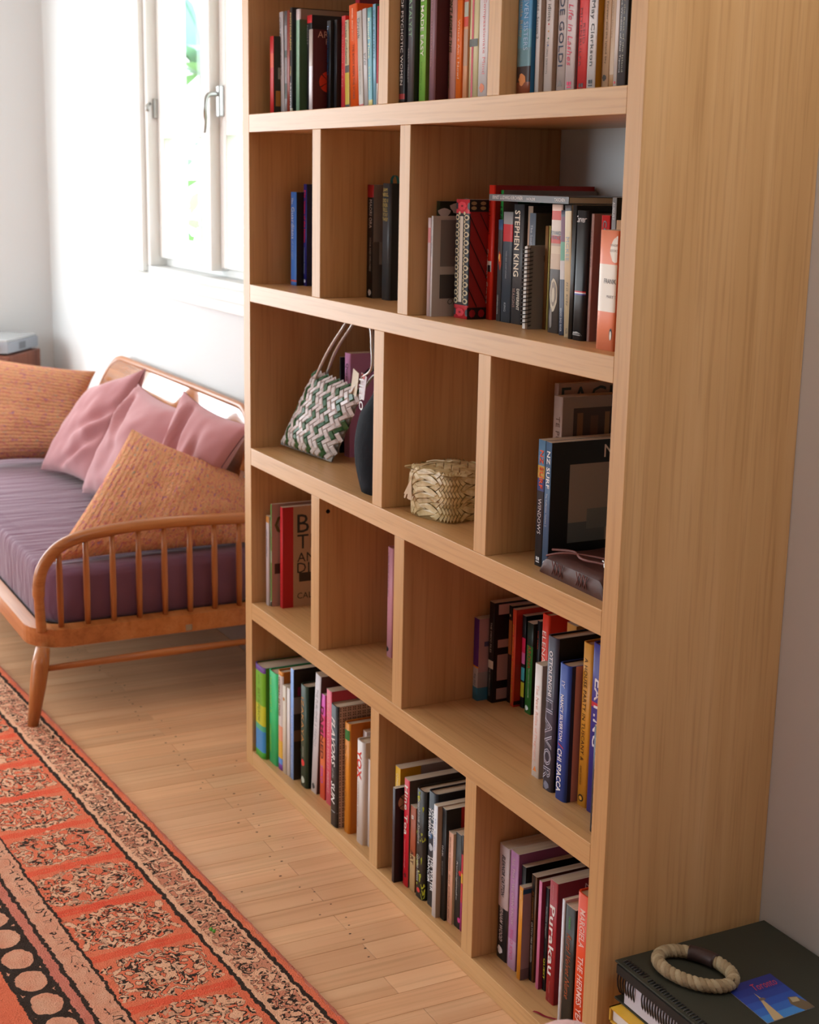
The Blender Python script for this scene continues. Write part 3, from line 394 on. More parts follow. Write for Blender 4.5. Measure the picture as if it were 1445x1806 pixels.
 (0.0561, 0.0504, 0.4189, 0.0165, 0.2454, 0.25, 0.0, 'p', 'D8343C', 'B08C70', [], [('BETTER THINGS AND DIRT', 0.1, 0.9, 0.5, 0.35, 'B82028', '')], [('BE', 0.08, 0.26, 0.5, 0.16, '2C2824', 'hl'), ('TH', 0.28, 0.42, 0.5, 0.16, '2C2824', 'hl'), ('AND', 0.46, 0.55, 0.5, 0.1, '2C2824', 'hl'), ('DIR', 0.56, 0.66, 0.5, 0.1, '2C2824', 'hl'), ('CALM', 0.86, 0.92, 0.48, 0.08, '2C2824', 'hl')], [(0.0, 0.11, 0.0, 1, 'B01820'), (0.17, 0.45, 0.25, 0.34, '38261C')], 'red quarter-bound book with tall black capitals on a beige cover', 'cookbooks on the left of the fourth shelf'),
 (0.4868, 0.1198, 0.4189, 0.0253, 0.2422, 0.18, 0.0, 'h', 'D89EB0', 'D89EB0', [], [('a little book of quiet days', 0.05, 0.45, 0.3, 0.3, '7A5A68', '')], [], [('blob', 0.3, 0.07, '2C2C30')], 'thin pale pink hardback alone against the middle divider', 'pink book on the fourth shelf'),
 (0.7973, 0.1575, 0.4189, 0.0198, 0.1677, 0.13, 0.0, 'p', '5A2A7C', 'B8989C', [(0, 0.16, '3A8CB0'), (0.16, 0.4, 'C4BCBC'), (0.4, 0.42, 'E89A30')], [('Big Sky', 0.68, 0.82, 0.5, 0.4, '3A5A78', '')], [], [(0.0, 1, 0.0, 0.16, '3E84A4'), (0.0, 1, 0.16, 0.35, 'A09CA0'), (0.1, 1, 0.66, 0.72, '54587C')], 'purple, white and teal paperback with a pastel sky cover', 'books on the right of the fourth shelf'),
 (0.8202, 0.178, 0.4189, 0.0191, 0.2041, 0.138, 0.0, 'p', '17171A', '17171A', [(0.34, 0.42, 'D8D0C0')], [('THE DISCO FILES', 0.2, 0.5, 0.55, 0.3, 'D8D4CC', ''), ('THE COMPANION GUIDE', 0.66, 0.94, 0.5, 0.28, 'C0BCB8', '')], [], [(0.07, 0.85, 0.88, 0.98, 'C4A8A4'), (0.07, 0.85, 0.55, 0.63, 'B49894'), (0.07, 0.85, 0.22, 0.48, 'B49894'), (0.07, 0.85, 0.03, 0.14, 'B49894')], 'black paperback with pale text panels on its back cover', 'books on the right of the fourth shelf'),
 (0.8411, 0.2104, 0.4189, 0.0113, 0.1978, 0.1056, 0.0, 'p', '3A2420', '2A2A22', [(0.86, 1, '202420'), (0.5, 0.85, 'C07840')], [], [], [('blob', 0.5, 0.9, 'D8C8A0')], 'dark spine with a cream dot, between the black and the orange red books', 'books on the right of the fourth shelf'),
 (0.8638, 0.205, 0.4189, 0.0128, 0.1973, 0.111, 0.0, 'p', 'E05030', 'B83420', [], [('PIPI POPUA NIGHT DRIVE', 0.16, 0.96, 0.4, 0.4, 'E8A030', '')], [], [(0.0, 0.6, 0.02, 0.06, '2A1814'), (0.4, 0.7, 0.5, 0.56, '7A2418')], 'orange red hardback with yellow letters down its spine', 'books on the right of the fourth shelf'),
 (0.8782, 0.2185, 0.4189, 0.0129, 0.1872, 0.0975, 0.0, 'p', '1A1A20', '151518', [(0.12, 0.28, 'C4C030'), (0.3, 0.44, '48B0C0'), (0.48, 0.6, 'E070B0'), (0.6, 0.76, 'E0285C')], [], [], [], 'thin black spine with hot pink, cyan and yellow blocks', 'books on the right of the fourth shelf'),
 (0.9061, 0.212, 0.4189, 0.0224, 0.1824, 0.104, 0.0, 'p', '2E7834', '2A3A2C', [(0.75, 1, '1C2A22')], [('AROHA', 0.25, 0.5, 0.55, 0.5, 'B84830', ''), ('Maori wisdom for a contented life', 0.5, 0.82, 0.6, 0.18, 'C8D8C0', '')], [], [('blob', 0.4, 0.06, 'E0E8E0')], 'green and black spine with red capitals behind the white paperback', 'books on the right of the fourth shelf'),
 (0.929, 0.2203, 0.4189, 0.0102, 0.1899, 0.0957, 0.0, 'p', '16171C', '0E0E10', [], [('THE YEAR', 0.1, 0.3, 0.5, 0.3, 'C85030', '')], [], [], 'thin black spine left of the bright red hardback', 'books on the right of the fourth shelf'),
 (1.0838, 0.13, 0.4189, 0.0241, 0.2581, 0.16, 0.0, 'h', 'E03A24', 'C82C1C', [], [('ELENA FERRANTE', 0.12, 0.75, 0.45, 0.5, 'F4D8D0', '')], [], [], 'bright red hardback with white capitals behind the white paperback', 'books on the right of the fourth shelf'),
 (1.1089, 0.15, 0.4189, 0.0267, 0.21, 0.13, 0.0, 'p', 'D83820', 'C03018', [], [], [], [], 'small scarlet book deep behind the slate cookbook', 'books on the right of the fourth shelf'),
 (1.138, 0.1468, 0.4189, 0.03, 0.2545, 0.13, 0.0, 'p', 'C89048', 'C89048', [], [], [], [], 'golden brown book deep behind the slate cookbook', 'books on the right of the fourth shelf'),
 (1.1763, 0.0607, 0.4189, 0.0229, 0.2038, 0.13, 0.0, 'p', 'E2DAD4', 'D8D0CA', [], [('The New Rules of Pregnancy', 0.18, 0.86, 0.45, 0.45, 'E8B0A0', '')], [], [('tri', 0.5, 0.07, 'D88040')], 'white paperback with faint coral lettering and a small triangle', 'books on the right of the fourth shelf'),
 (1.2288, 0.0485, 0.4189, 0.0312, 0.2705, 0.2, 0.0, 'h', '4A4A5A', '1A1A1E', [], [('OTTOLENGHI', 0.09, 0.38, 0.5, 0.34, 'E4E0E4', 'b'), ('FLAVOR', 0.4, 0.93, 0.5, 0.72, 'B4B4C4', 'o')], [], [('blob', 0.5, 0.035, '7A7A8C')], 'slate grey cookbook with very large outlined capitals', 'books on the right of the fourth shelf'),
 (1.2715, 0.0463, 0.4189, 0.0318, 0.2362, 0.2, 0.0, 'h', '2E4CA4', '161C40', [], [('CHI SPACCA', 0.62, 0.94, 0.42, 0.42, 'F0ECEC', 'b'), ('NANCY SILVERTON', 0.22, 0.56, 0.45, 0.28, 'F0ECEC', 'b'), ('IY', 0.12, 0.17, 0.5, 0.3, 'C8C8E0', ''), ('/', 0.58, 0.61, 0.5, 0.5, 'D04050', '')], [], [(0.06, 1, 0.0, 1, 'C48C88')], 'royal blue round-spined cookbook with bold white title', 'books on the right of the fourth shelf'),
 (1.3079, 0.0661, 0.4189, 0.0289, 0.2801, 0.19, 0.0, 'h', 'D89830', 'B87C20', [], [('A HOUSE PARTY IN TUSCANY &', 0.09, 0.72, 0.45, 0.3, '3A2810', ''), ('AMBER GUINNESS', 0.75, 0.87, 0.4, 0.16, '3A2810', '')], [], [('ring', 0.5, 0.05, '3A2810')], 'mustard yellow hardback with spaced dark capitals', 'books on the right of the fourth shelf'),
 (1.3374, 0.0648, 0.4189, 0.03, 0.2878, 0.2, 0.0, 'h', '3C3890', '2C2868', [(0.63, 0.66, 'C83040')], [('EATING', 0.2, 0.6, 0.7, 0.6, 'E8E4EC', 'b')], [], [], 'violet blue hardback with white brush letters, right of the mustard one', 'books on the right of the fourth shelf'),
 (1.4084, 0.025, 0.4189, 0.036, 0.1781, 0.1, 0.0, 'p', '1E2430', '141820', [], [('HEARTH', 0.1, 0.95, 0.5, 0.55, 'F0F0F0', 'b')], [], [], 'black book with bold white capitals standing in front of the violet one', 'books on the right of the fourth shelf'),
 (0.0053, 0.004, 0.0399, 0.0602, 0.2322, 0.2, 0.0, 'h', '78B830', '5A7A20', [(0, 0.07, '48B040'), (0.07, 0.3, '3C8CCC'), (0.3, 0.36, '4CB088'), (0.36, 0.58, 'C8C830'), (0.94, 1, '6A3C90')], [('HOW TO', 0.1, 0.2, 0.5, 0.4, '3A5A18', ''), ('EAT A PEACH', 0.25, 0.6, 0.5, 0.35, '6A8A20', '')], [], [], 'thick lime, yellow and blue hardback with a purple head', 'books at the left of the bottom shelf'),
 (0.0661, 0.0157, 0.0399, 0.0535, 0.2323, 0.19, 0.0, 'h', '34C878', '28A05C', [], [('THE JOURNEY IS', 0.06, 0.45, 0.3, 0.25, 'A8D840', ''), ('GOOD ENOUGH', 0.58, 0.88, 0.3, 0.25, 'A8D840', '')], [], [], 'mint green hardback with yellow lettering', 'books at the left of the bottom shelf'),
 (0.1202, 0.0182, 0.0399, 0.0276, 0.2463, 0.17, 0.0, 'h', 'D8D0CC', 'D0802C', [(0, 0.06, '7A40A8'), (0.06, 0.12, '5C90D8'), (0.12, 0.3, 'E0B040'), (0.3, 0.45, 'E8A080'), (0.96, 1, 'E09030')], [('WOMAN EATING', 0.06, 0.45, 0.35, 0.5, '8A6030', 'b')], [], [], 'orange book with a multicoloured flame at its foot', 'books at the left of the bottom shelf'),
 (0.1484, 0.0184, 0.0399, 0.0205, 0.2182, 0.12, 0.0, 'p', 'DCD2C0', 'DCD2C0', [], [], [], [('blob', 0.5, 0.85, 'C88838')], 'cream paperback, shorter of the two pale spines between orange and light blue', 'books at the left of the bottom shelf'),
 (0.1695, 0.0207, 0.0399, 0.0178, 0.2176, 0.12, 0.0, 'p', 'E2DCD8', 'E2DCD8', [], [], [], [], 'plain white thin paperback left of the light blue spine', 'books at the left of the bottom shelf'),
 (0.1877, 0.0224, 0.0399, 0.0194, 0.2718, 0.2, 0.0, 'p', '88B0EC', '2A2428', [], [('THE FARMER AND THE PANTRY', 0.35, 0.95, 0.5, 0.4, 'D0E0F8', '')], [], [(0.0, 0.35, 0.0, 0.98, '3A342E'), (0.0, 0.5, 0.6, 0.75, '8A8480'), (0.0, 0.5, 0.35, 0.45, '7A5A40'), (0.05, 0.4, 0.76, 0.84, '7A2848'), ('blob2', 0.3, 0.3, '3E5A40')], 'light blue spine with a dark food photograph cover', 'books at the left of the bottom shelf'),
 (0.2322, 0.0279, 0.0399, 0.037, 0.2476, 0.16, 0.0, 'h', '2C4434', '141E16', [], [('IZAKAYA', 0.12, 0.56, 0.45, 0.34, 'D0944C', ''), ('JAPANESE', 0.6, 0.7, 0.5, 0.2, 'C8C8B8', '')], [], [('blob', 0.5, 0.24, 'D83030'), ('blob', 0.5, 0.07, 'B8C0B0')], 'dark green hardback with spaced gold capitals and a red flask', 'books at the left of the bottom shelf'),
 (0.2747, 0.0368, 0.0399, 0.0307, 0.2943, 0.2, 0.084, 'p', 'DCD8DC', '5A4440', [], [('THE PUBLISHER & FRIENDS', 0.12, 0.6, 0.5, 0.4, 'A8A8AC', '')], [], [('blob2', 0.3, 0.85, '8A4038'), ('blob', 0.5, 0.06, '3A3A3E')], 'tall white spine with a dark patterned cover, beside the dark green hardback', 'books at the left of the bottom shelf'),
 (0.3162, 0.0409, 0.0399, 0.0277, 0.2517, 0.13, 0.0, 'p', 'E85C3C', 'C03850', [(0.8, 1, 'E05CC0'), (0.6, 0.8, 'E85088'), (0.3, 0.6, 'E87848')], [('DAMNED', 0.12, 0.62, 0.5, 0.5, '6A2020', 'b'), ('SEIKO', 0.68, 0.85, 0.5, 0.45, 'B060C8', '')], [], [], 'pink to orange spine with bold dark marks', 'books at the left of the bottom shelf'),
 (0.3515, 0.0407, 0.0399, 0.0278, 0.2716, 0.16, 0.0, 'p', 'E8607A', 'C0404A', [], [('LIFE IS WHAT WE MAKE IT PERFECT', 0.1, 0.9, 0.5, 0.35, 'F4B8B8', '')], [], [], 'salmon pink hardback with a red bordered cover', 'books at the left of the bottom shelf'),
 (0.4549, 0.004, 0.0399, 0.0363, 0.278, 0.22, 0.0, 'h', '2A2A2E', 'C8B0A4', [], [('FLAVORS', 0.1, 0.5, 0.5, 0.5, 'F0EEEC', 'bi'), ('of the', 0.52, 0.6, 0.5, 0.3, 'C0BEBC', 'i'), ('SUN', 0.63, 0.81, 0.5, 0.5, 'F0EEEC', 'bi')], [], [('lattice',), ('line', 0.12, 'B0AEB0')], 'black cookbook with bold white italics and a lattice patterned cover', 'books at the left of the bottom shelf'),
 (0.502, 0.0159, 0.0399, 0.0264, 0.2507, 0.16, 0.0, 'h', 'E08E20', 'C06A10', [], [('The Dressmaking Classics', 0.2, 0.8, 0.3, 0.4, '7A4410', '')], [], [('label', 0.85, 0.94, '3C8040')], 'orange yellow hardback with a green label', 'books at the left of the bottom shelf'),
 (0.531, 0.0461, 0.0399, 0.018, 0.2361, 0.12, 0.0, 'p', 'E0D8D8', 'E0D8D8', [], [], [], [], 'small white book behind the white hardback with red letters', 'books at the left of the bottom shelf'),
 (0.5575, 0.0186, 0.0399, 0.0348, 0.2309, 0.13, 0.0, 'h', 'E0DAD6', 'CFC4BC', [], [('YOX', 0.09, 0.37, 0.45, 0.6, 'E83028', 'b'), ('CHRISTINA DALCHER', 0.4, 0.85, 0.35, 0.14, 'A09890', '')], [], [], 'white round-spined hardback with three red letters', 'books at the left of the bottom shelf'),
 (0.5927, 0.0294, 0.0399, 0.0111, 0.1969, 0.12, 0.0, 'p', 'E4DEDC', 'E4DEDC', [], [], [], [], 'thin white spine touching the first bottom divider', 'books at the left of the bottom shelf'),
 (0.733, 0.0221, 0.0399, 0.023, 0.2361, 0.2, 0.0, 'p', 'E8B828', 'A89C9C', [], [('OTHER FOOD', 0.06, 0.3, 0.5, 0.4, 'F4E8C0', '')], [], [(0.0, 0.23, 0.0, 1, 'D8A020')], 'tall yellow book with a grey cover standing behind the dark slim one', 'books in the middle of the bottom shelf'),
 (0.7594, 0.0045, 0.0399, 0.0104, 0.2028, 0.14, 0.0, 'p', '3A2E36', '22161A', [], [], [], [('disc', 0.18, 0.84, 0.13, 'B88868')], 'slim dark plum book, leftmost in the middle of the bottom shelf', 'books in the middle of the bottom shelf'),
 (0.7784, 0.0197, 0.0399, 0.0222, 0.2278, 0.18, 0.0, 'p', 'D81C34', '5A5650', [], [('Hine Toa', 0.06, 0.52, 0.5, 0.6, 'F4ECE4', 'b'), ('Ngahuia te Awekotuku', 0.56, 0.84, 0.4, 0.25, 'E8A0A0', '')], [], [('blob', 0.5, 0.1, '6A1018')], 'bright red spine with bold white serif lettering', 'books in the middle of the bottom shelf'),
 (0.8019, 0.0221, 0.0399, 0.0233, 0.1795, 0.13, 0.0, 'p', 'A8502C', '8A4424', [(0, 0.43, 'D0B484')], [('ART', 0.52, 0.68, 0.5, 0.5, '5A2C1C', 'b'), ('8', 0.1, 0.15, 0.5, 0.4, 'E8E0D8', 'b')], [], [], 'brown orange paperback with a cream lower half', 'books in the middle of the bottom shelf'),
 (0.8286, 0.0204, 0.0399, 0.0357, 0.2276, 0.19, 0.0, 'h', '2C2C2A', '24241E', [], [('Stephanie Sanders', 0.08, 0.5, 0.4, 0.3, 'C8C8C0', 'i'), ('Garden Notes', 0.6, 0.85, 0.4, 0.3, 'C8C8C0', 'i')], [], [('blossom',)], 'black hardback scattered with yellow green blossom', 'books in the middle of the bottom shelf'),
 (0.8688, 0.0253, 0.0399, 0.0322, 0.237, 0.19, 0.0, 'h', '26303C', '1C1E22', [], [('TAVERNS', 0.14, 0.4, 0.3, 0.32, 'E4E8EC', 'b'), ('ON THE', 0.14, 0.36, 0.68, 0.3, 'E4E8EC', 'b'), ('THE WATER', 0.55, 0.86, 0.68, 0.32, 'E4E8EC', 'b'), ('DANCER', 0.57, 0.8, 0.3, 0.32, 'E4E8EC', 'b')], [], [('blob', 0.5, 0.52, 'C0C8D0'), ('blob', 0.4, 0.62, '3C6C9C')], 'blue black hardback with close white capitals', 'books in the middle of the bottom shelf'),
 (0.9179, 0.0114, 0.0399, 0.0154, 0.2293, 0.17, 0.0, 'p', 'DCDCE0', 'B0A090', [], [('blue in green', 0.12, 0.4, 0.5, 0.4, '6080C0', '')], [], [], 'white spine with a brown red top edge in the middle of the bottom shelf', 'books in the middle of the bottom shelf'),
 (0.9337, 0.0212, 0.0399, 0.0169, 0.2277, 0.16, 0.0, 'p', '1E1E20', '18181A', [], [('INK', 0.32, 0.45, 0.4, 0.3, 'D8D8D8', ''), ('AND BONE', 0.47, 0.6, 0.4, 0.2, 'B0B0B0', '')], [], [(0.2, 1, 0.75, 1, '9A1C20')], 'black spine with tiny white capitals left of the peach one', 'books in the middle of the bottom shelf'),
 (0.9509, 0.0265, 0.0399, 0.0186, 0.1854, 0.13, 0.0, 'p', 'EAB498', 'D8C8B0', [], [('the places in between', 0.05, 0.42, 0.45, 0.4, '7A3C28', 'i'), ('lost without you', 0.46, 0.95, 0.45, 0.4, '7A3C28', 'i')], [], [], 'peach paperback with brown lowercase lettering', 'books in the middle of the bottom shelf'),
 (0.9705, 0.0311, 0.0399, 0.0229, 0.1916, 0.13, 0.0, 'p', '2C2E30', '2A2A2A', [], [('Kurangaituku', 0.1, 0.9, 0.4, 0.3, 'D0CCC8', 'i')], [], [('blob', 0.9, 0.1, 'D04090'), ('blob', 0.9, 0.6, 'D02830')], 'black paperback with a white script and bright flowers', 'books in the middle of the bottom shelf'),
 (0.9938, 0.0313, 0.0399, 0.0069, 0.1952, 0.12, 0.0, 'p', 'C84050', 'C84050', [(0.5, 0.6, 'E0B040'), (0, 0.3, 'A83878'), (0.8, 1, '303030')], [], [], [], 'narrow multicoloured spine touching the second bottom divider', 'books in the middle of the bottom shelf'),
 (1.1008, 0.048, 0.0399, 0.0349, 0.222, 0.15, 0.0, 'p', 'C8B4B4', 'C8B4B4', [(0, 0.46, '26262A')], [('ELEANOR CATTON', 0.08, 0.44, 0.5, 0.45, '3A3A40', 'bi'), ('BIRNAM WOOD', 0.52, 0.84, 0.45, 0.42, 'C8B8B8', 'bi')], [], [('blob', 0.4, 0.08, 'E8E0E0')], 'thick two-tone paperback, pale above and black below, with pointed lettering', 'books at the right of the bottom shelf'),
 (1.14, 0.0477, 0.0399, 0.0278, 0.2265, 0.17, 0.0, 'p', 'BC84B4', '8A5480', [(0, 0.25, 'CDA8CC')], [('ALL THAT WE OWN KNOW', 0.05, 0.62, 0.5, 0.32, 'DCC4CC', ''), ('SHILO KINO', 0.66, 0.92, 0.5, 0.36, 'E060A0', '')], [('A V F', 0.16, 0.22, 0.35, 0.08, 'D0B0C8', 'h')], [], 'mauve paperback with pale capitals and pink author name', 'books at the right of the bottom shelf'),
 (1.169, 0.0543, 0.0399, 0.0135, 0.2075, 0.18, 0.0, 'p', '1C1A1C', '101010', [], [], [], [], 'black book standing behind the slim amber spine', 'books at the right of the bottom shelf'),
 (1.1843, 0.041, 0.0399, 0.0122, 0.178, 0.12, 0.0, 'p', 'E09420', 'A0868C', [], [('poems', 0.04, 0.13, 0.5, 0.5, 'F4DCA8', '')], [], [(0.0, 1, 0.93, 0.98, '1C4A70'), (0.0, 1, 0.0, 0.12, '7A646C')], 'slim amber spine with a mauve and navy cover', 'books at the right of the bottom shelf'),
 (1.1968, 0.0578, 0.0399, 0.0169, 0.2022, 0.17, 0.0, 'p', '6A4420', '5A3A1C', [], [('AS KINGFISHERS', 0.15, 0.42, 0.45, 0.25, 'B87830', ''), ('CATCH FIRE REVISITED', 0.44, 0.82, 0.45, 0.3, 'D8D4CC', '')], [], [('stripe', 0.2, 0.7, '1C1A18')], 'brown and black striped spine with tiny white capitals', 'books at the right of the bottom shelf'),
 (1.227, 0.054, 0.0399, 0.0092, 0.2047, 0.16, 0.0, 'p', 'E07CA8', '983858', [], [], [], [], 'pink spine and rose cover left of the dark red book', 'books at the right of the bottom shelf'),
 (1.2369, 0.0616, 0.0399, 0.0097, 0.1952, 0.14, 0.0, 'p', '24282C', '202224', [], [('Indecent Chapter', 0.16, 0.5, 0.6, 0.4, 'D8D4D0', 'i'), ('QUEST', 0.62, 0.95, 0.5, 0.6, 'C8C030', 'b')], [], [], 'dark spine with white script and yellow letters, half hidden by the dark red book', 'books at the right of the bottom shelf'),
 (1.267, 0.0494, 0.0399, 0.0249, 0.2274, 0.17, 0.0, 'p', 'A8202C', '7A1018', [], [('Purakau', 0.2, 0.77, 0.5, 0.62, 'F0E8E4', 'b'), ('MAORI MYTHS RETOLD', 0.03, 0.15, 0.5, 0.22, 'D89090', ''), ('WHITI HEREAKA', 0.82, 0.92, 0.5, 0.2, 'C06868', ''), ('VINTAGE', 0.96, 0.985, 0.5, 0.12, 'E0B0B0', '')], [('MAORI', 0.04, 0.1, 0.5, 0.1, 'D8A8A0', 'h')], [], 'dark red paperback with large white blackletter style word', 'books at the right of the bottom shelf'),
 (1.3372, 0.0293, 0.0399, 0.008, 0.2271, 0.17, 0.0, 'p', 'DCDCE4', 'C8C8D0', [], [], [], [], 'thin white spine left of the dark brown script-titled book', 'books at the right of the bottom shelf'),
 (1.3458, 0.0302, 0.0399, 0.0293, 0.2225, 0.15, 0.0, 'p', '30302C', '1C1C1A', [], [('HARRIS', 0.08, 0.18, 0.5, 0.2, '4CB040', ''), ('Rural Velvet Nurse', 0.22, 0.75, 0.5, 0.45, 'B0562C', 'i')], [], [], 'dark mottled paperback with rust coloured handwriting', 'books at the right of the bottom shelf'),
 (1.3757, 0.0307, 0.0399, 0.036, 0.2604, 0.16, 0.0, 'h', 'EC5024', 'D04018', [], [('MARGIELA', 0.1, 0.36, 0.55, 0.42, 'F4C8BC', 'b'), ('THE HERMES YEARS', 0.42, 0.95, 0.55, 0.42, 'F4C8BC', 'b')], [], [], 'orange hardback with bold pale capitals, last on the bottom shelf', 'books at the right of the bottom shelf'),
]

cover_paper_lines = None
def pages_b(nt, b):
    tc = nt.nodes.new('ShaderNodeTexCoord'); mp = nt.nodes.new('ShaderNodeMapping'); mp.inputs['Scale'].default_value = (1400, 6, 6)
    n = nt.nodes.new('ShaderNodeTexNoise'); n.inputs['Scale'].default_value = 1; nt.links.new(tc.outputs['Object'], mp.inputs[0]); nt.links.new(mp.outputs[0], n.inputs['Vector'])
    r = ramp(nt, [(.3, hx('B8A78E')), (.6, hx('E0D4BE'))]); nt.links.new(n.outputs['Fac'], r.inputs[0]); nt.links.new(r.outputs[0], b.inputs['Base Color'])
    b.inputs['Roughness'].default_value = .85
pagem = mat('page_edges', build=pages_b)
def make_book(x, y, z, w, h, d, lean, kind, spc, cvc, bands, texts, ctexts, decs, label, group):
    t = thing('book', label, 'book', (x, y, z), 0, group); t.rotation_euler = (0, lean, 0)
    hard = kind == 'h'; ct = .0022 if hard else .0008; ov = .003 if hard else 0.0
    ct = min(ct, w*.25); bulge = min((.16 if hard else .05)*w, .006); N = 12 if w > .008 else 2
    def ybow(u): return bulge*abs(2*u-1)**6
    # cover: U shaped wrap around the pages, one segment for each printed band
    zc = sorted({0.0, 1.0}|{round(b_[0], 4) for b_ in bands}|{round(b_[1], 4) for b_ in bands})
    def bandcol(a, b_):
        m_ = (a+b_)/2; c = spc
        for q in bands:
            if q[0] <= m_ <= q[1]: c = q[2]
        return printed(c)
    outer = [(0, d)]+[(w*i/N, ybow(i/N)) for i in range(N+1)]+[(w, d)]
    inner = [(ct, d)]+[(ct+(w-2*ct)*i/N, ybow(i/N)+ct) for i in range(N+1)]+[(w-ct, d)]
    mb = MB(); n = len(outer)
    for a, b_ in zip(zc, zc[1:]):
        za, zb = a*h, b_*h; ms = bandcol(a, b_); mc = printed(cvc)
        vs = [(p[0], p[1], zz) for zz in (za, zb) for p in outer]
        for i in range(n-1):
            mm = mc if i in (0, n-2) else ms
            f = mb.faces([vs[i], vs[i+1], vs[n+i+1], vs[n+i]], [(0, 1, 2, 3)], mm, 0 < i < n-2)
    for i in range(n-1):      # inner faces and rims
        a, b_ = inner[i], inner[i+1]; mi_ = paper_w if not hard else printed(cvc)
        mb.faces([(a[0], a[1], 0), (a[0], a[1], h), (b_[0], b_[1], h), (b_[0], b_[1], 0)], [(0, 1, 2, 3)], mi_)
        c, e = outer[i], outer[i+1]; tm = bandcol(zc[-2], 1)
        mb.faces([(c[0], c[1], h), (e[0], e[1], h), (b_[0], b_[1], h), (a[0], a[1], h)], [(0, 1, 2, 3)], tm if hard else paper_w)
        mb.faces([(c[0], c[1], 0), (a[0], a[1], 0), (b_[0], b_[1], 0), (e[0], e[1], 0)], [(0, 1, 2, 3)], tm)
    for p, q in ((outer[0], inner[0]), (inner[-1], outer[-1])):
        mb.faces([(p[0], p[1], 0), (q[0], q[1], 0), (q[0], q[1], h), (p[0], p[1], h)], [(0, 1, 2, 3)], printed(cvc))
    bmesh.ops.remove_doubles(mb.bm, verts=mb.bm.verts, dist=1e-5)
    mb.build('cover', None, t)
    # pages follow the curve of the spine
    pg = MB(); e = .0001; z0, z1 = ov+.0002, h-ov-.0003; yd = d-max(ov, .0006)
    ring = [(ct+e, yd)]+[(ct+e+(w-2*ct-2*e)*i/N, ybow(i/N)+ct+e) for i in range(N+1)]+[(w-ct-e, yd)]
    m_ = len(ring); vs = [(p[0], p[1], z0) for p in ring]+[(p[0], p[1], z1) for p in ring]
    pg.faces(vs, [tuple(range(m_))[::-1], tuple(range(m_, 2*m_))]+[(i, (i+1) % m_, m_+(i+1) % m_, m_+i) for i in range(m_)])
    pg.build('page_block', pagem, t)
    # flat print: lettering and printed shapes on spine and cover
    lt = MB(); pr = MB()
    E1, E2 = .0004, .0008
    def sp(u, zz, e_): u = min(1, max(0, u)); return (u*w, ybow(u)-e_, zz)
    def add_text(sx, t0, t1, c, hf, col, st, on_cover=False):
        vs, fs, tw, th = text_verts(sx, 'b' in st, 'i' in st, 'o' in st)
        if not vs: return
        m__ = printed(col)
        if on_cover:
            H = (t1-t0)*h; sc1 = H/th; wd = min(tw*sc1, d*.95); k = wd/tw
            L0 = .3*d if 'l' in st else c*d-(wd/2)
            if 'l' in st: L0 = .15*d
            L0 = max(L0, .03*d)
            out = [(w+E2, L0+vx*k, h*(1-t1)+vy*sc1) for vx, vy in vs]
        elif 'h' in st:
            H = (t1-t0)*h; sc1 = H/th; wd = min(tw*sc1, w*(.92 if c <= .5 else 1.6*(1-c)+.3)); k = wd/tw
            out = [sp(c-(wd/w)/2+vx*k/w, h*(1-t1)+vy*sc1, E2) for vx, vy in vs]
        else:
            Lh = (t1-t0)*h; k = Lh/tw; gh = hf*w; g = min(gh/th, k*1.6)
            if k > g*1.9: k2 = g*1.9; off = (Lh-k2*tw)/2; k = k2
            else: off = 0
            out = [sp(c+((vy-th/2)*g)/w, h*(1-t0)-off-vx*k, E2) for vx, vy in vs]
        lt.faces(out, fs, m__)
    for q in texts: add_text(*q)
    for q in ctexts: add_text(*q, on_cover=True)
    stackn = [0]
    def prect(a, b_, z0_, z1_, col, e_=E1):
        K = 4; stackn[0] += 1; e_ += .00005*stackn[0]
        for i in range(K):
            u0 = a+(b_-a)*i/K; u1 = a+(b_-a)*(i+1)/K
            pr.faces([sp(u0, z0_*h, e_), sp(u1, z0_*h, e_), sp(u1, z1_*h, e_), sp(u0, z1_*h, e_)], [(0, 1, 2, 3)], printed(col))
    def pell(c, z_, ru, rz_, col, e_=E1, n_=14, wob=0):
        pr.faces([sp(c+ru*cos(2*pi*k/n_)*(1+wob*sin(3*k)), (z_+rz_*sin(2*pi*k/n_)*(1+wob*cos(5*k)))*h, e_) for k in range(n_)], [tuple(range(n_))], printed(col))
    def cpoly(pts, col, e_=E1):
        stackn[0] += 1; e_ += .00004*min(stackn[0], 40)
        pr.faces([(w+e_, a*d, b_*h) for a, b_ in pts], [tuple(range(len(pts)))], printed(col))
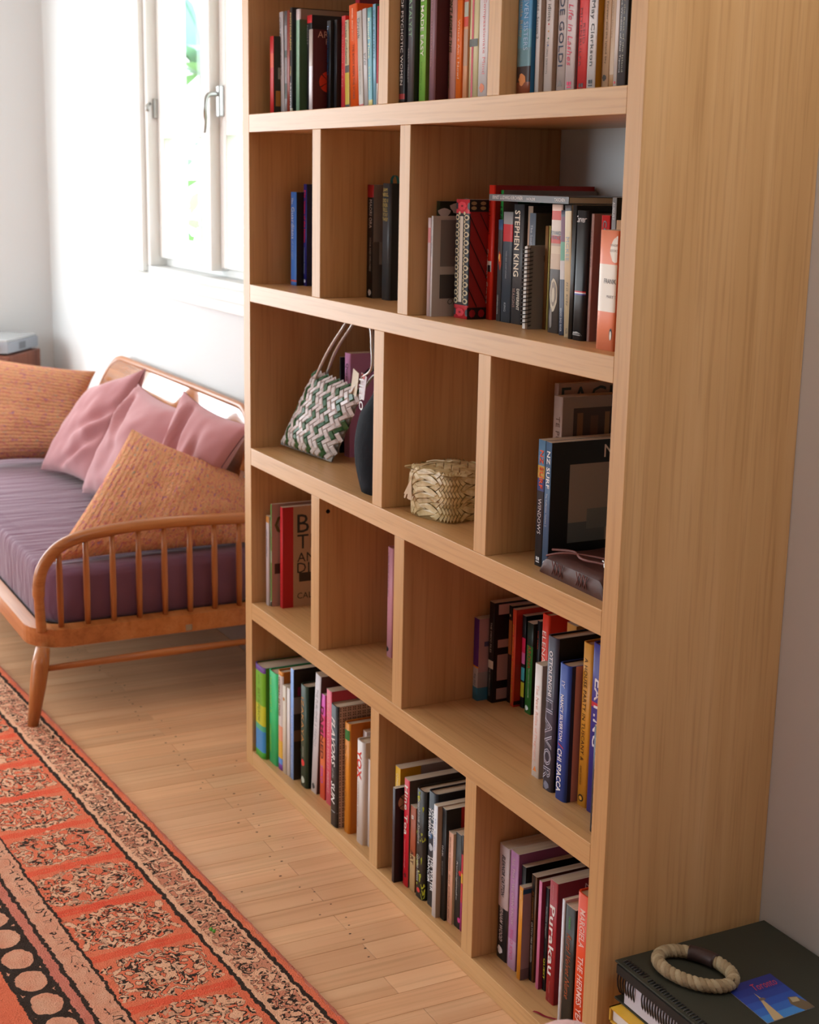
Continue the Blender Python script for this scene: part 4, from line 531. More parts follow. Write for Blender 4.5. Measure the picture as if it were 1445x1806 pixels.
    for q in decs:
        k = q[0]
        if not isinstance(k, str): cpoly([(q[0], q[2]), (q[1], q[2]), (q[1], q[3]), (q[0], q[3])], q[4]); continue
        if k == 'disc':
            _, c, z_, r, col = q; R = r*d
            cpoly([(min(.99, c+R*cos(a)/d), z_+R*sin(a)/h) for a in [2*pi*i/20 for i in range(20)]], col)
            for a in (.9, 2.3, 3.6): cpoly([(c, z_), (c+R*cos(a)/d, z_+R*sin(a)/h), (c+R*cos(a+.12)/d, z_+R*sin(a+.12)/h)], cvc, E2)
        elif k == 'blob': pell(q[1], q[2], .24, min(.05, .22*w/h), q[3], wob=.15)
        elif k == 'blob2':
            for i in range(4): 
                a = q[1]+.12*i*(1 if i % 2 else -.6); zz = q[2]+.05*sin(i*2.1)
                cpoly([(a+.07*cos(s_)*(1+.3*sin(3*s_)), zz+.045*sin(s_)) for s_ in [2*pi*j/12 for j in range(12)]], q[3], E1*(1+.3*i))
        elif k == 'bars':
            col = q[3] if len(q) > 3 else 'D0D0D0'; prect(.28, .48, q[2]-.012, q[2]+.014, col); prect(.54, .74, q[2]-.012, q[2]+.014, col); prect(.28, .74, q[2]-.03, q[2]-.02, col)
        elif k == 'tri':
            pr.faces([sp(.25, (q[2]-.015)*h, E1), sp(.75, (q[2]-.015)*h, E1), sp(.5, (q[2]+.03)*h, E1)], [(0, 1, 2)], printed(q[3]))
        elif k == 'ring':
            pell(q[1], q[2], .25, .022, q[3]); pell(q[1], q[2], .15, .013, spc, E2)
        elif k == 'dots':
            for i, c in enumerate(('C04040', 'D8A040', '4C8060', '5070B0')): pell(.5, .5-.05*i, .08, .006, c)
        elif k == 'stripe': prect(q[1], q[2], 0, 1, q[3])
        elif k == 'label': prect(.05, .95, q[1], q[2], q[3], E2)
        elif k == 'line': prect(.05, .95, q[1], q[1]+.006, q[2])
        elif k == 'photo':
            prect(.15, .85, q[1], q[2], 'E0D8D4'); prect(.3, .75, q[1], q[2]-.03, '2A2224', E2)
        elif k == 'flame':
            pell(.6, (q[1]+q[2])/2, .3, .09, 'B03818', E1, 12, .3); pell(.55, (q[1]+q[2])/2+.02, .2, .055, 'F08828', E2, 10, .35); pell(.5, (q[1]+q[2])/2+.03, .1, .03, 'FCD888', E2*1.3, 8, .2)
        elif k == 'swirl':
            pell(.5, .3, .34, .13, 'C8B89C', E1, 14, .06); pell(.52, .31, .24, .095, '8E7C6C', E2, 14, .1); pell(.5, .3, .14, .06, 'C8B89C', E2*1.4, 12); pell(.3, .12, .12, .1, '7A6C64', E1, 10, .2)
        elif k == 'badge':
            pr.faces([sp(.99, .96*h, E1), sp(.82, .93*h, E1), sp(.74, .9*h, E1), sp(.66, .86*h, E1), sp(.64, .82*h, E1), sp(.72, .78*h, E1), sp(.78, .75*h, E1), sp(.9, .735*h, E1), sp(.99, .74*h, E1)], [tuple(range(9))[::-1]], printed('F0EADC'))
            add_text('MINOR', .11, .13, .84, .1, '9A8A80', 'h'); add_text('BOOKS', .155, .175, .84, .1, '9A8A80', 'h')
            pell(.86, .14, .07, .05, '2C2C30'); pell(.87, .13, .045, .04, 'F0EADC', E2)
        elif k == 'wave':
            for i in range(3): prect(.1+.02*i, .85-.05*i, q[2]+.01*i-.01, q[2]+.01*i-.006, 'B8B8B8')
            pr.faces([sp(.05, .04*h, E2), sp(.95, .04*h, E2), sp(.8, .062*h, E2), (sp(.55, .07*h, E2)), sp(.25, .064*h, E2)], [tuple(range(5))], printed('C8C8C4'))
        elif k == 'arch':
            for i in range(10):
                a0, a1 = pi*i/10, pi*(i+1)/10
                cpoly([(.5+.3*cos(a0), .72+.16*sin(a0)), (.5+.22*cos(a0), .72+.11*sin(a0)), (.5+.22*cos(a1), .72+.11*sin(a1)), (.5+.3*cos(a1), .72+.16*sin(a1))], '3A2434')
        elif k == 'blossom':
            rn = random.Random(4)
            for i in range(26):
                c = rn.uniform(.1, .95); zz = rn.uniform(.03, .97); 
                if .3 < c < .7 and i % 3: continue
                a = rn.uniform(0, 3); pell(c, zz, rn.uniform(.06, .16), rn.uniform(.01, .035), rn.choice(('B4B830', '98A028', '8A9A30')), E1, 7, .5)
            for i in range(30):
                a = rn.uniform(.03, .9); zz = rn.uniform(.03, .97); s_ = rn.uniform(.02, .05)
                cpoly([(a, zz), (a+s_, zz+.02), (a+s_*1.5, zz-.01), (a+s_*.5, zz-.03)], rn.choice(('B4B830', '6A7A28', '98A028')))
            pell(.5, .075, .18, .022, 'C83030', E2)
        elif k == 'lace':
            for i in range(11):
                zz = .15+.07*i
                for c in (.2, .82):
                    pell(c, zz, .15, .024, 'CFC2A0'); pell(c, zz, .08, .013, '2E3034', E2); pell(c+(.14 if c < .5 else -.14), zz+.035, .07, .014, 'CFC2A0', E1)
            prect(.36, .66, .13, .87, '2E3034', E1*1.2); prect(.4, .62, .14, .86, 'D8CDBC', E2*.9)
            for zz in (.055, .945):
                for i in range(7): a = 2*pi*i/7; pell(.52+.17*cos(a), zz+.022*sin(a), .13, .014, 'D83C4C', E2)
                pell(.15, zz, .1, .03, '2E3034', E2); pell(.95, zz, .08, .03, '2E3034', E2); pell(.52, zz, .08, .009, '8A1828', E2*1.3)
            add_text('LINK THE HARUKI TRAIN DRIVER', .16, .6, .51, .12, '2C2C2C', ''); add_text('SHORT TALES', .68, .84, .51, .12, 'C05030', '')
        elif k == 'stripes':
            cpoly([(0, .9), (1, .9), (1, 1), (0, 1)], '2A2622', E1*1.1); cpoly([(0, 0), (1, 0), (1, .1), (0, .1)], '2A1818', E1*1.1)
            for i in range(9):
                for s_ in (-1, 1): cpoly([(.05+.11*i+.035*cos(a), .95+s_*.02+.016*sin(a)) for a in [2*pi*j/8 for j in range(8)]], 'A08C64', E2)
                cpoly([(.06+.11*i+.04*cos(a), .05+.035*sin(a)) for a in [2*pi*j/7 for j in range(7)]], 'A02028', E2)
            for i in range(-3, 5):
                z_ = .86-.2*i; a0, a1 = 0.0, 1.0; sl = 1.45
                if z_ > .88: a0 = (z_-.88)/sl; z_ = .88
                a1 = min(1, a0+(z_-.1)/sl)
                if a1 > a0: cpoly([(a0, z_), (a1, z_-(a1-a0)*sl), (a1, z_-(a1-a0)*sl+.016), (a0, z_+.016)], '241210', E1)
        elif k == 'lattice':
            mm = printed('242220'); nx, nz = 19, 23
            for i in range(nx):
                for j in range(nz):
                    cx_, cz_ = (i+.5)/nx, (j+.5)/nz
                    for a in (pi/4, 3*pi/4, 5*pi/4, 7*pi/4):
                        ux, uz = cos(a)*.46/nx, sin(a)*.46/nz; px_, pz_ = -sin(a)*.13/nx, cos(a)*.13/nz
                        pr.faces([(w+E1, (cx_+ux*.2)*d, (cz_+uz*.2)*h), (w+E1, (cx_+ux*.6+px_)*d, (cz_+uz*.6+pz_)*h), (w+E1, (cx_+ux)*d, (cz_+uz)*h), (w+E1, (cx_+ux*.6-px_)*d, (cz_+uz*.6-pz_)*h)], [(0, 1, 2, 3)], mm)
    if len(lt.bm.faces): lt.build('lettering', None, t, fix=False)
    if len(pr.bm.faces): pr.build('printed_shapes', None, t, fix=False)
    return t
for b_ in BOOKS: make_book(*b_)
# ------------------------------------------------------------------ small things on the shelves
def coil_pts(axis_pts, R, turns, n=10):
    a, b_ = Vector(axis_pts[0]), Vector(axis_pts[1]); t = (b_-a).normalized(); q = Vector((0,0,1)) if abs(t.z) < .9 else Vector((1,0,0))
    e1 = (q-t*q.dot(t)).normalized(); e2 = t.cross(e1); L = turns*n
    return [a+(b_-a)*i/L+e1*cos(2*pi*i/n)*R+e2*sin(2*pi*i/n)*R for i in range(L+1)]
blackm = mat('black_wire', hx('1A1A1C'), .35, .5)
# ring of ribbon on the charcoal hardback
t = thing('ribbon_loop', 'teal ribbon loop standing up from the charcoal hardback with gold capitals', 'ribbon', (.47, .13, 1.178+.233))
mb = MB(); P = smooth_path([(0-.008, 0, -.002), (-.009, 0, .008), (-.002, .002, .016), (.007, .004, .013), (.01, .006, -.001)], 5)
for a, b_ in zip(P, P[1:]): mb.faces([a+Vector((0,-.003,0)), b_+Vector((0,-.003,0)), b_+Vector((0,.003,0)), a+Vector((0,.003,0))], [(0,1,2,3)])
mb.build('band', mat('teal_ribbon', hx('1E7C86'), .5), t)
# white folded card leaning on the second divider
mb = MB(); mb.faces([(.0, 0, 0), (.012, -.002, 0), (.0115, .0, .058), (.0105, .004, .06), (0, .09, 0), (.011, .09, .058)], [(0, 2, 3), (0, 3, 5, 4)]);
t = thing('folded_card', 'small white folded card propped against the second divider on the second shelf', 'card', (.7375, .045, 1.1782))
mb = MB(); mb.faces([(0, 0, 0), (0, .1, 0), (.0125, .1, .055), (.0125, 0, .055)], [(0, 1, 2, 3)]); mb.faces([(.0005, 0, 0), (.0128, 0, .055), (.0128, 0, 0.002)], [(0, 1, 2)]); mb.build('sheet', paper_w, t)
# spiral notebook
t = thing('spiral_notebook', 'grey spiral-bound notebook with a black wire coil in the second shelf', 'notebook', (1.066, .082, 1.1781))
mb = MB(); mb.box(.0, .0015, 0, .16, 0, .139); mb.box(.0105, .012, 0, .16, 0, .139); mb.build('cover', printed('9A948C'), t)
mb = MB(); mb.box(.0018, .0102, -.004, .157, .001, .1375); mb.build('page_block', paper_w, t)
mb = MB(); mb.tube(coil_pts([(.006, 0, .006), (.006, 0, .134)], .0085, 19, 8), .0009, 5); mb.build('wire_coil', blackm, t)
lt = MB(); vs, fs, tw, th = text_verts('I Of', True); k = .011/th
lt.faces([(.0124, .028+a*k, .112+b_*k) for a, b_ in vs], fs, printed('26262A'))
for i in range(12):
    a0, a1 = 1.7+.2*i, 1.7+.2*(i+1)
    lt.faces([(.0124, .075+.045*cos(a), .055+.035*sin(a)) for a in (a0, a1)]+[(.0124, .075+.042*cos(a), .055+.033*sin(a)) for a in (a1, a0)], [(0,1,2,3)], printed('26262A'))
lt.build('lettering', None, t, fix=False)
# thin art book lying on top of the row
t = thing('book', 'thin grey art book lying flat across the tops of the second shelf row', 'book', (.929, .088, 1.3875), 0, 'books on the second shelf right of its second divider')
mb = MB(); mb.box(0, .252, 0, .2, 0, .0012); mb.box(0, .252, 0, .2, .0098, .011); mb.box(0, .252, -.001, .001, 0, .011); mb.build('cover', printed('6A6C6E'), t)
mb = MB(); mb.box(.001, .251, .001, .199, .0013, .0097); mb.build('page_block', pagem, t)
lt = MB()
for sx, u0, ln, hh in (('ERNST LUDWIG KIRCHNER', .012, .1, .006), ('NOLDE', .125, .026, .0045), ('TASCHEN', .21, .032, .0055)):
    vs, fs, tw, th = text_verts(sx, True); lt.faces([(u0+a*ln/tw, -.0013, .003+b_*hh/th) for a, b_ in vs], fs, printed('D8D4D0'))
lt.build('lettering', None, t, fix=False)
# woven bag ------------------------------------------------------------------
def weave(P, nu, nv, m_of, lift=.0016, rows=None, thick=.0008, cov=.94, par=0):
    """diagonal 2/2 twill of flat strips over the patch P(u,v); returns one mesh builder of raised floats"""
    mb = MB(); c = 1.0
    for i in range(-nv, nu+nv):
        for j in range(-nu-nv, nu+nv):
            # lattice cell centre in patch units
            a = (i+.5); b_ = (j+.5)
            k = (i-j) % 4
            for fam in (0, 1):
                if fam == 0 and k != 0: continue
                if fam == 1 and k != 3: continue
                if fam == 0: a0, a1, b0, b1 = i, i+2, j+.04, j+cov
                else: a0, a1, b0, b1 = i+.04, i+cov, j, j+2
                def uv(aa, bb): return ((aa+bb)/(2*nu), (bb-aa)/(2*nv)+.5*par)
                ctr = uv((a0+a1)/2, (b0+b1)/2)
                if not (0 < ctr[0] < 1 and 0 < ctr[1] < 1): continue
                mm = m_of(fam, i, j); ins = .14
                low, hi = [], []
                for (aa, bb) in ((a0, b0), (a1, b0), (a1, b1), (a0, b1)):
                    u, v = uv(aa, bb); low.append(P(u, v, 0))
                if fam == 0: q = [(a0+.3, b0+.08), (a1-.3, b0+.08), (a1-.3, b1-.08), (a0+.3, b1-.08)]
                else: q = [(a0+.08, b0+.3), (a1-.08, b0+.3), (a1-.08, b1-.3), (a0+.08, b1-.3)]
                hi = [P(*uv(*s_), lift) for s_ in q]
                mb.faces(low+hi, [(4, 5, 6, 7), (0, 1, 5, 4), (1, 2, 6, 5), (2, 3, 7, 6), (3, 0, 4, 7)], mm)
    return mb
strip_w = mat('silver_white_strip', hx('D8D2D2'), .25, .6); strip_g = mat('green_strip', hx('1F5A30'), .3, .6)
t = thing('woven_bag', 'small green and silver white woven bag slouching on the third shelf', 'bag', (.02, .055, .7973))
c00, c10, c01, c11 = Vector((0, 0, .008)), Vector((.222, .03, .003)), Vector((.118, .033, .193)), Vector((.297, .07, .170))
def bagP(side):
    def P(u, v, off):
        p = c00*(1-u)*(1-v)+c10*u*(1-v)+c01*(1-u)*v+c11*u*v
        nrm = Vector((.1, -1, .25)).normalized(); uu = min(1, max(0, u)); vv = min(1, max(0, v))
        bulge = .026*(4*uu*(1-uu))**.6*(max(0, 1-(1.15*vv-.15 if vv > .13 else 0)**3))**.5*(min(1, vv*7))**.5
        return p+nrm*side*(bulge+off)+Vector((0, .014, 0))
    return P
green_rule = lambda fam, i, j: strip_g if (j % 3 == 0 if fam == 0 else i % 3 == 1) else strip_w
for side in (1, -1):
    P = bagP(side); mb = weave(P, 13, 11, green_rule); o = mb.build('woven_strips', None, t); o['kind'] = 'stuff'
mb = MB(); n = 12
for side in (1, -1):
    P = bagP(side); g = [[P(i/n, j/n, -.002) for i in range(n+1)] for j in range(n+1)]
    mb.faces([p for r in g for p in r], [(j*(n+1)+i, j*(n+1)+i+1, (j+1)*(n+1)+i+1, (j+1)*(n+1)+i) for i in range(n) for j in range(n)], mat('bag_gap_shade', hx('8A8882'), .6))  # grey body puts the shade between the strips into its colour
mb.build('bag_body', None, t)
silver = mat('silver_cord', hx('C8C4C0'), .25, .6); silver.node_tree.nodes['Principled BSDF'].inputs['Metallic'].default_value = .5
for dy, dx, hgt in ((-.012, .0, .318), (.014, -.014, .32)):
    A = c01.lerp(c11, .12)+Vector((0, .014+dy, -.01)); B_ = c01.lerp(c11, .86)+Vector((0, .014+dy, -.01))
    path = smooth_path([A, A+Vector((.045+dx, .008, .06)), A+Vector((.1+dx, .014, .112)), Vector((.268+dx, .08+dy, .326)), Vector((.335+dx, .09+dy, .322)), Vector((.352+dx*.6, .09+dy, .27)), Vector((.35+dx*.6, .09+dy, .225)), B_+Vector((.028, .01, .035)), B_], 9)
    mb = MB(); mb.tube(path, [.0032+.0005*(i % 2) for i in range(len(path))], 7); mb.build('handle', silver, t)
# cards inside the bag
for i, (c, x_, z_, w_, lab) in enumerate((('D8CDB4', .283, .165, .03, 'cream card tucked upright in the woven bag'), ('D4CCD4', .312, .16, .028, 'white card with a red corner tucked in the woven bag'))):
    mb = MB(); mb.box(0, w_, 0, .0012, 0, .055); o = mb.build('card', printed(c), None, (x_, .125+.006*i, .7973+z_-.0)); o.rotation_euler = (0, .25, 0); tag(o, lab, 'card')
    if i: 
        r = MB(); r.box(.004, .02, -.0006, 0, .045, .054); r.build('red_print', printed('C03030'), o)
# dark pouch
t = thing('drawstring_pouch', 'dark blue grey fabric pouch slumped behind the woven bag, against the divider', 'pouch', (.562, .078, .7973))
mb = MB(); N, M_ = 20, 14
for j in range(M_+1):
    v = j/M_; r = (sin(pi*min(1, v*1.25+.18))**.6 if v < .75 else .42-.3*(v-.75)); r = max(.12, r)
mb.faces([( ((.079)*r_*cos(a)*(1+.08*sin(3*a+v*4))), .062*r_*sin(a), .25*v) for v, r_ in [(j/M_, (.62+.38*sin(pi*min(1, .15+j/M_*1.05)))*(1 if j < 9 else 1-.13*(j-9))) for j in range(M_+1)] for a in [2*pi*i/N for i in range(N)]],
    [(j*N+i, j*N+(i+1) % N, (j+1)*N+(i+1) % N, (j+1)*N+i) for i in range(N) for j in range(M_)]+[tuple(range(N))], None, True)
pouchm = mat('dark_nylon', hx('1C2026'), .85, .12, bump=(18, .6, .008)); mb.build('sack', pouchm, t)
lt = MB(); vs, fs, tw, th = text_verts('HEBO', True); k = .018/th
lt.faces([(.0+b_*k-.004, -.058-.004, .235-a*k*1.0) for a, b_ in vs], fs, printed('C8C8C8')); lt.build('lettering', None, t, fix=False)
# lidded woven flax basket ---------------------------------------------------
t = thing('flax_basket', 'small lidded straw-coloured woven flax box tied with string on the third shelf', 'basket', (.800, .098, .7973), radians(14))
def flax_b(k):
    def f(nt, b):
        tc = nt.nodes.new('ShaderNodeTexCoord'); n = nt.nodes.new('ShaderNodeTexNoise'); n.inputs['Scale'].default_value = 60
        nt.links.new(tc.outputs['Object'], n.inputs['Vector']); r = ramp(nt, [(.3, hx('B09660' if k else 'BFA878')), (.7, hx('DCC99A' if k else 'E4D6AC'))]); nt.links.new(n.outputs['Fac'], r.inputs[0]); nt.links.new(r.outputs[0], b.inputs['Base Color'])
    return f
fx = [mat('flax_a', rough=.32, spec=.5, build=flax_b(0)), mat('flax_b', rough=.35, spec=.5, build=flax_b(1))]
def superell(a, n=5.0):
    c, s_ = cos(a), sin(a); return (abs(c)**(2/n)*(1 if c >= 0 else -1), abs(s_)**(2/n)*(1 if s_ >= 0 else -1))
def side_patch(hx_, hy_, z0, z1, flare):
    def P(u, v, off):
        a = 2*pi*u; e = superell(a); k = 1+flare*(v-.5); vv = v
        rr = 1-.07*max(0, v-.75)*4*.5
        return Vector((e[0]*(hx_*k*rr+off), e[1]*(hy_*k*rr+off), z0+(z1-z0)*vv))
    return P
HX, HY = .066, .064
def mk(fam, i, j): return fx[(i*7+j*3) % 2]
for nm, P, nu, nv in (('basket_base', side_patch(HX-.004, HY-.004, .001, .05, -.0), 34, 4), ('basket_lid', side_patch(HX, HY, .036, .092, -.05), 34, 5)):
    o = weave(P, nu, nv, mk, lift=.0018, cov=.97).build(nm, None, t); o['kind'] = 'stuff'
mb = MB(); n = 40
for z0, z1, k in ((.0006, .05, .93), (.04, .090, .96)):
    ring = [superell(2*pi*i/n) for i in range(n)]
    mb.faces([(e[0]*HX*k, e[1]*HY*k, z0) for e in ring]+[(e[0]*HX*k, e[1]*HY*k, z1) for e in ring], [(i, (i+1) % n, n+(i+1) % n, n+i) for i in range(n)]+[tuple(range(n))[::-1], tuple(range(n, 2*n))], mat('flax_shadow', hx('8A7042'), .8))  # dark inner shell, colour stands in for shade in the weave gaps
mb.build('gap_shade_shell', None, t)
def topP(u, v, off): 
    x_, y_ = (u*2-1), (v*2-1); r = min(1, max(abs(x_), abs(y_))); return Vector((x_*HX*.985, y_*HY*.985, .0905+.011*(1-r**2)+off))
o = weave(topP, 6, 6, mk, lift=.0016, cov=.97).build('lid_top', None, t); o['kind'] = 'stuff'
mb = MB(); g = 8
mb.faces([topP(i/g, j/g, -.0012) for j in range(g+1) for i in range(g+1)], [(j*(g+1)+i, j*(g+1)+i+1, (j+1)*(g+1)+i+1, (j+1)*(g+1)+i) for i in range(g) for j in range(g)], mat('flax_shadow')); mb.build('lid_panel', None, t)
mb = MB(); mb.tube(smooth_path([(-.05, -.02, .098), (-.03, -.015, .1035), (0, -.01, .105), (.01, -.008, .108), (.014, 0, .106), (.008, .006, .105), (0, 0, .107), (.004, -.006, .109)], 6), .0012, 6)
mb.tube(smooth_path([(-.004, -.012, .105), (-.025, -.04, .1), (-.036, -.06, .088), (-.042, -.066, .07)], 5), .0011, 5)
mb.build('string', mat('cream_string', hx('DCCBA8'), .8), t)
mb = MB(); rn = random.Random(5)
for i in range(14):
    e = Vector((-.044+rn.uniform(-.012, .008), -.0695, .034+rn.uniform(-.004, .008))); s_ = Vector((-.042, -.0665, .07)); sd = Vector((.0022, 0, 0))
    mb.faces([s_-sd*.4, s_+sd*.4, e+sd, e-sd], [(0, 1, 2, 3)])
mb.build('fibre_tassel', mat('pale_fibre', hx('DCC4A4'), .7), t)
# leather journal ------------------------------------------------------------
t = thing('leather_journal', 'dark brown glossy leather journal with cross-laced spine lying in front of the surf books', 'journal', (1.2255, .034, .7973), radians(-1.5))
leather = mat('brown_leather', hx('4E2C26'), .48, .4, bump=(45, .5, .0015)); lace_m = mat('leather_lace', hx('7A4A44'), .55)
mb = MB(); n = 14
prof = [(0, 0), (.0, .0), ]
nx, ny = 26, 16; top = []
for j in range(ny+1):
    for i in range(nx+1):
        u, v = i/nx, j/ny; e = min(u, 1-u)*nx/2.2; e2 = v*ny/1.6
        hh = .034+.006*u*.6+.0022*sin(u*7+v*3)*v+.002*sin(v*9-u*4)*v; hh = .006+(hh-.006)*min(1, e)**.5*min(1, e2+.55)**.5
        top.append((u*.19, v*.135, hh))
mb.faces(top, [(j*(nx+1)+i, j*(nx+1)+i+1, (j+1)*(nx+1)+i+1, (j+1)*(nx+1)+i) for i in range(nx) for j in range(ny)], leather, True)
fr = [(i/nx*.19, -.0005-.003*sin(pi*k/3), top[i][2]*k/3) for k in range(4) for i in range(nx+1)]
mb.faces(fr, [(k*(nx+1)+i, k*(nx+1)+i+1, (k+1)*(nx+1)+i+1, (k+1)*(nx+1)+i) for k in range(3) for i in range(nx)], leather, True)
mb.faces([(0, 0, 0), (.19, 0, 0), (.19, .135, 0), (0, .135, 0)], [(0, 1, 2, 3)], leather)
for xx, idx in ((0, 0), (.19, nx)):
    col_ = [top[j*(nx+1)+idx] for j in range(ny+1)]
    mb.faces([(xx, c[1], 0) for c in col_]+list(col_), [(j, j+1, ny+2+j, ny+1+j) for j in range(ny)], leather)
mb.build('leather_wrap', None, t)
mb = MB(); mb.box(.187, .1915, .006, .13, .004, .03); mb.build('page_block', mat('aged_pages', hx('8A5A2C'), .7), t)
mb = MB()
for cx_ in (.045, .118):
    for i in range(3):
        xa = cx_+i*.011
        for s_ in (-1, 1): mb.tube([(xa-.005*s_, -.0045, .007), (xa+.005*s_, -.0048, .029)], .0009, 5)
o = mb.build('cross_lacing', lace_m, t); o['kind'] = 'stuff'
mb = MB(); mb.tube(smooth_path([(.0, .02, .036), (.05, .03, .043), (.1, .015, .044), (.15, .03, .045), (.18, .02, .044)], 5), .0022, 6); mb.tube(smooth_path([(.02, -.003, .033), (.05, .01, .043), (.09, .035, .045), (.15, .06, .046)], 5), .0018, 6)
mb.build('thong', lace_m, t)
mb = MB(); mb.tube(coil_pts([(.165, .01, .052), (.165, .02, .052)], .006, 1, 10), .002, 6); mb.build('metal_ring', metal, t)
mb = MB(); mb.box(0, .08, 0, .0015, 0, .07); o = mb.build('card', printed('C8B8B4'), None, (1.375, .19, .8473)); o.rotation_euler = (0, -.2, 0)
o.location = (1.392, .125, .846); tag(o, 'pale pinkish card standing on the leather journal beside the wave photograph', 'card')
# cable hole in the first divider of the fourth row
mb = MB(); n = 20; mb.tube([(.3985, .0208, .7268), (.3997, .0208, .7268)], .0045, 20); o = mb.build('cable_hole', mat('hole_black', hx('0C0A09'), .9), bc)
# dark red ribbon on the bottom shelf
mb = MB(); P = smooth_path([(1.293, .0095, .0412), (1.302, .013, .0425), (1.315, .019, .041), (1.333, .03, .0425)], 5)
for a, b_ in zip(P, P[1:]): mb.faces([a+Vector((0, -.0022, 0)), b_+Vector((0, -.0022, 0)), b_+Vector((0, .0022, .0006)), a+Vector((0, .0022, .0006))], [(0, 1, 2, 3)])
tag(mb.build('ribbon_marker', mat('dark_red_ribbon', hx('8A1C2C'), .4)), 'dark red ribbon marker trailing on the bottom shelf', 'ribbon')
# ------------------------------------------------------------------ albums, bracelet, stool at the right
t = thing('low_bench', 'low dark wooden bench under the photo albums beside the bookcase', 'bench', (1.66, .13, 0))
mb = MB(); mb.box(-.07, .28, -.16, .175, .135, .158, bev=.003); mb.build('bench_top', oak_x, t)
for sx in (-.06, .25):
    for sy in (-.15, .15): m2 = MB(); m2.box(sx, sx+.03, sy-.015, sy+.015, 0, .135); m2.build('leg', oak_z, t)
yel = printed('D8A838')
t = thing('book', 'yellow hardback under the dark green photo album beside the bookcase', 'book', (1.528, .008, .1582))
mb = MB(); mb.box(0, .2, -.012, .27, 0, .0025); mb.box(0, .2, -.012, .27, .0225, .025); mb.box(0, .003, -.012, .27, 0, .025); mb.build('cover', yel, t)
mb = MB(); mb.box(.0035, .197, -.008, .268, .0028, .0222); mb.build('page_block', paper_w, t)
t = thing('photo_album', 'dark olive green ring-bound photo album, top of the stack beside the bookcase', 'album', (1.508, .016, .1834))
olive = mat('olive_cloth', hx('34342A'), .6, .3, bump=(400, .25, .0006))
mb = MB(); mb.box(0, .36, .0, .296, .0605, .0635, bev=.001); mb.box(0.004, .36, .0, .296, 0, .003); mb.build('cover', olive, t)
mb = MB(); mb.box(.028, .355, .001, .29, .004, .0455); mb.build('page_block', mat('album_pages', hx('C8C6D2'), .8), t)
mb = MB()
for (a, b_) in ((.012, .06), (.075, .29)):
    n_ = int((b_-a)/.0068)
    for i in range(n_):
        x_ = a+i*.0068; mb.tube([(x_, .012+.014*cos(q), .037+.0285*sin(q)) for q in [2*pi*k/14 for k in range(15)]], .0013, 5)
    if a > .05: break
mb.build('wire_rings', blackm, t)
mb = MB(); mb.box(.008, .355, -.002, .006, .046, .0605); mb.build('spine_strip', mat('black_cloth', hx('161614'), .6), t)
mb = MB()
for i in range(14):
    x_ = .014+i*.0068
    if 7 < i < 11: continue
    mb.box(x_-.0018, x_+.0018, .008, .020, .0633, .0642)
mb.build('ring_slots', blackm, t)
# postcard
pcz = .1834+.0637
pc = thing('postcard', 'blue postcard showing a tall tower lying on the dark green album', 'postcard', (1.648, .118, pcz))
A, B_, C_, D_ = Vector((0, 0, 0)), Vector((-.003, .089, 0)), Vector((.099, .086, 0)), Vector((.103, -.006, 0))
def pcp(u, v, e=0): return A*(1-u)*(1-v)+D_*u*(1-v)+B_*(1-u)*v+C_*u*v+Vector((0, 0, .0008+e))
mb = MB()
for i in range(6):     # printed sky: deeper blue at one end
    u0, u1 = i/6, (i+1)/6; c = ('26307A', '283888', '2A4294', '2E50A4', '3464B4', '4080C4')[i]
    mb.faces([pcp(u0, 0), pcp(u1, 0), pcp(u1, 1), pcp(u0, 1)], [(0, 1, 2, 3)], printed(c))
mb.faces([pcp(0, 0, -.0007), pcp(1, 0, -.0007), pcp(1, 1, -.0007), pcp(0, 1, -.0007)], [(3, 2, 1, 0)], paper_w); mb.build('card_face', None, pc)
pr = MB()
pr.faces([pcp(1, .14, .0002), pcp(1, .34, .0002), pcp(.45, .36, .0002), pcp(.3, .345, .0002), pcp(.45, .33, .0002)], [(0, 1, 2, 3, 4)], printed('B8A078'))
pr.faces([pcp(.52, .29, .0003), pcp(.52, .42, .0003), pcp(.46, .40, .0003), pcp(.46, .31, .0003)], [(0, 1, 2, 3)], printed('6A5A50'))
pr.faces([pcp(.62, .78, .0002), pcp(.66, .92, .0002), pcp(.85, 1, .0002), pcp(1, 1, .0002), pcp(1, .8, .0002), pcp(.9, .74, .0002), pcp(.78, .7, .0002)], [tuple(range(7))], printed('6A5A44'))
pr.faces([pcp(.64, .8, .0003), pcp(.68, .93, .0003), pcp(.78, .9, .0003), pcp(.76, .76, .0003)], [(0, 1, 2, 3)], printed('A89878'))
pr.build('printed_shapes', None, pc, fix=False)
lt = MB(); vs, fs, tw, th = text_verts('Toronto', False, True)
lt.faces([pcp(.2-(b_/th-.5)*.17, .42+.5*a/tw, .0004) for a, b_ in vs], fs, printed('C04050')); lt.build('lettering', None, pc, fix=False)
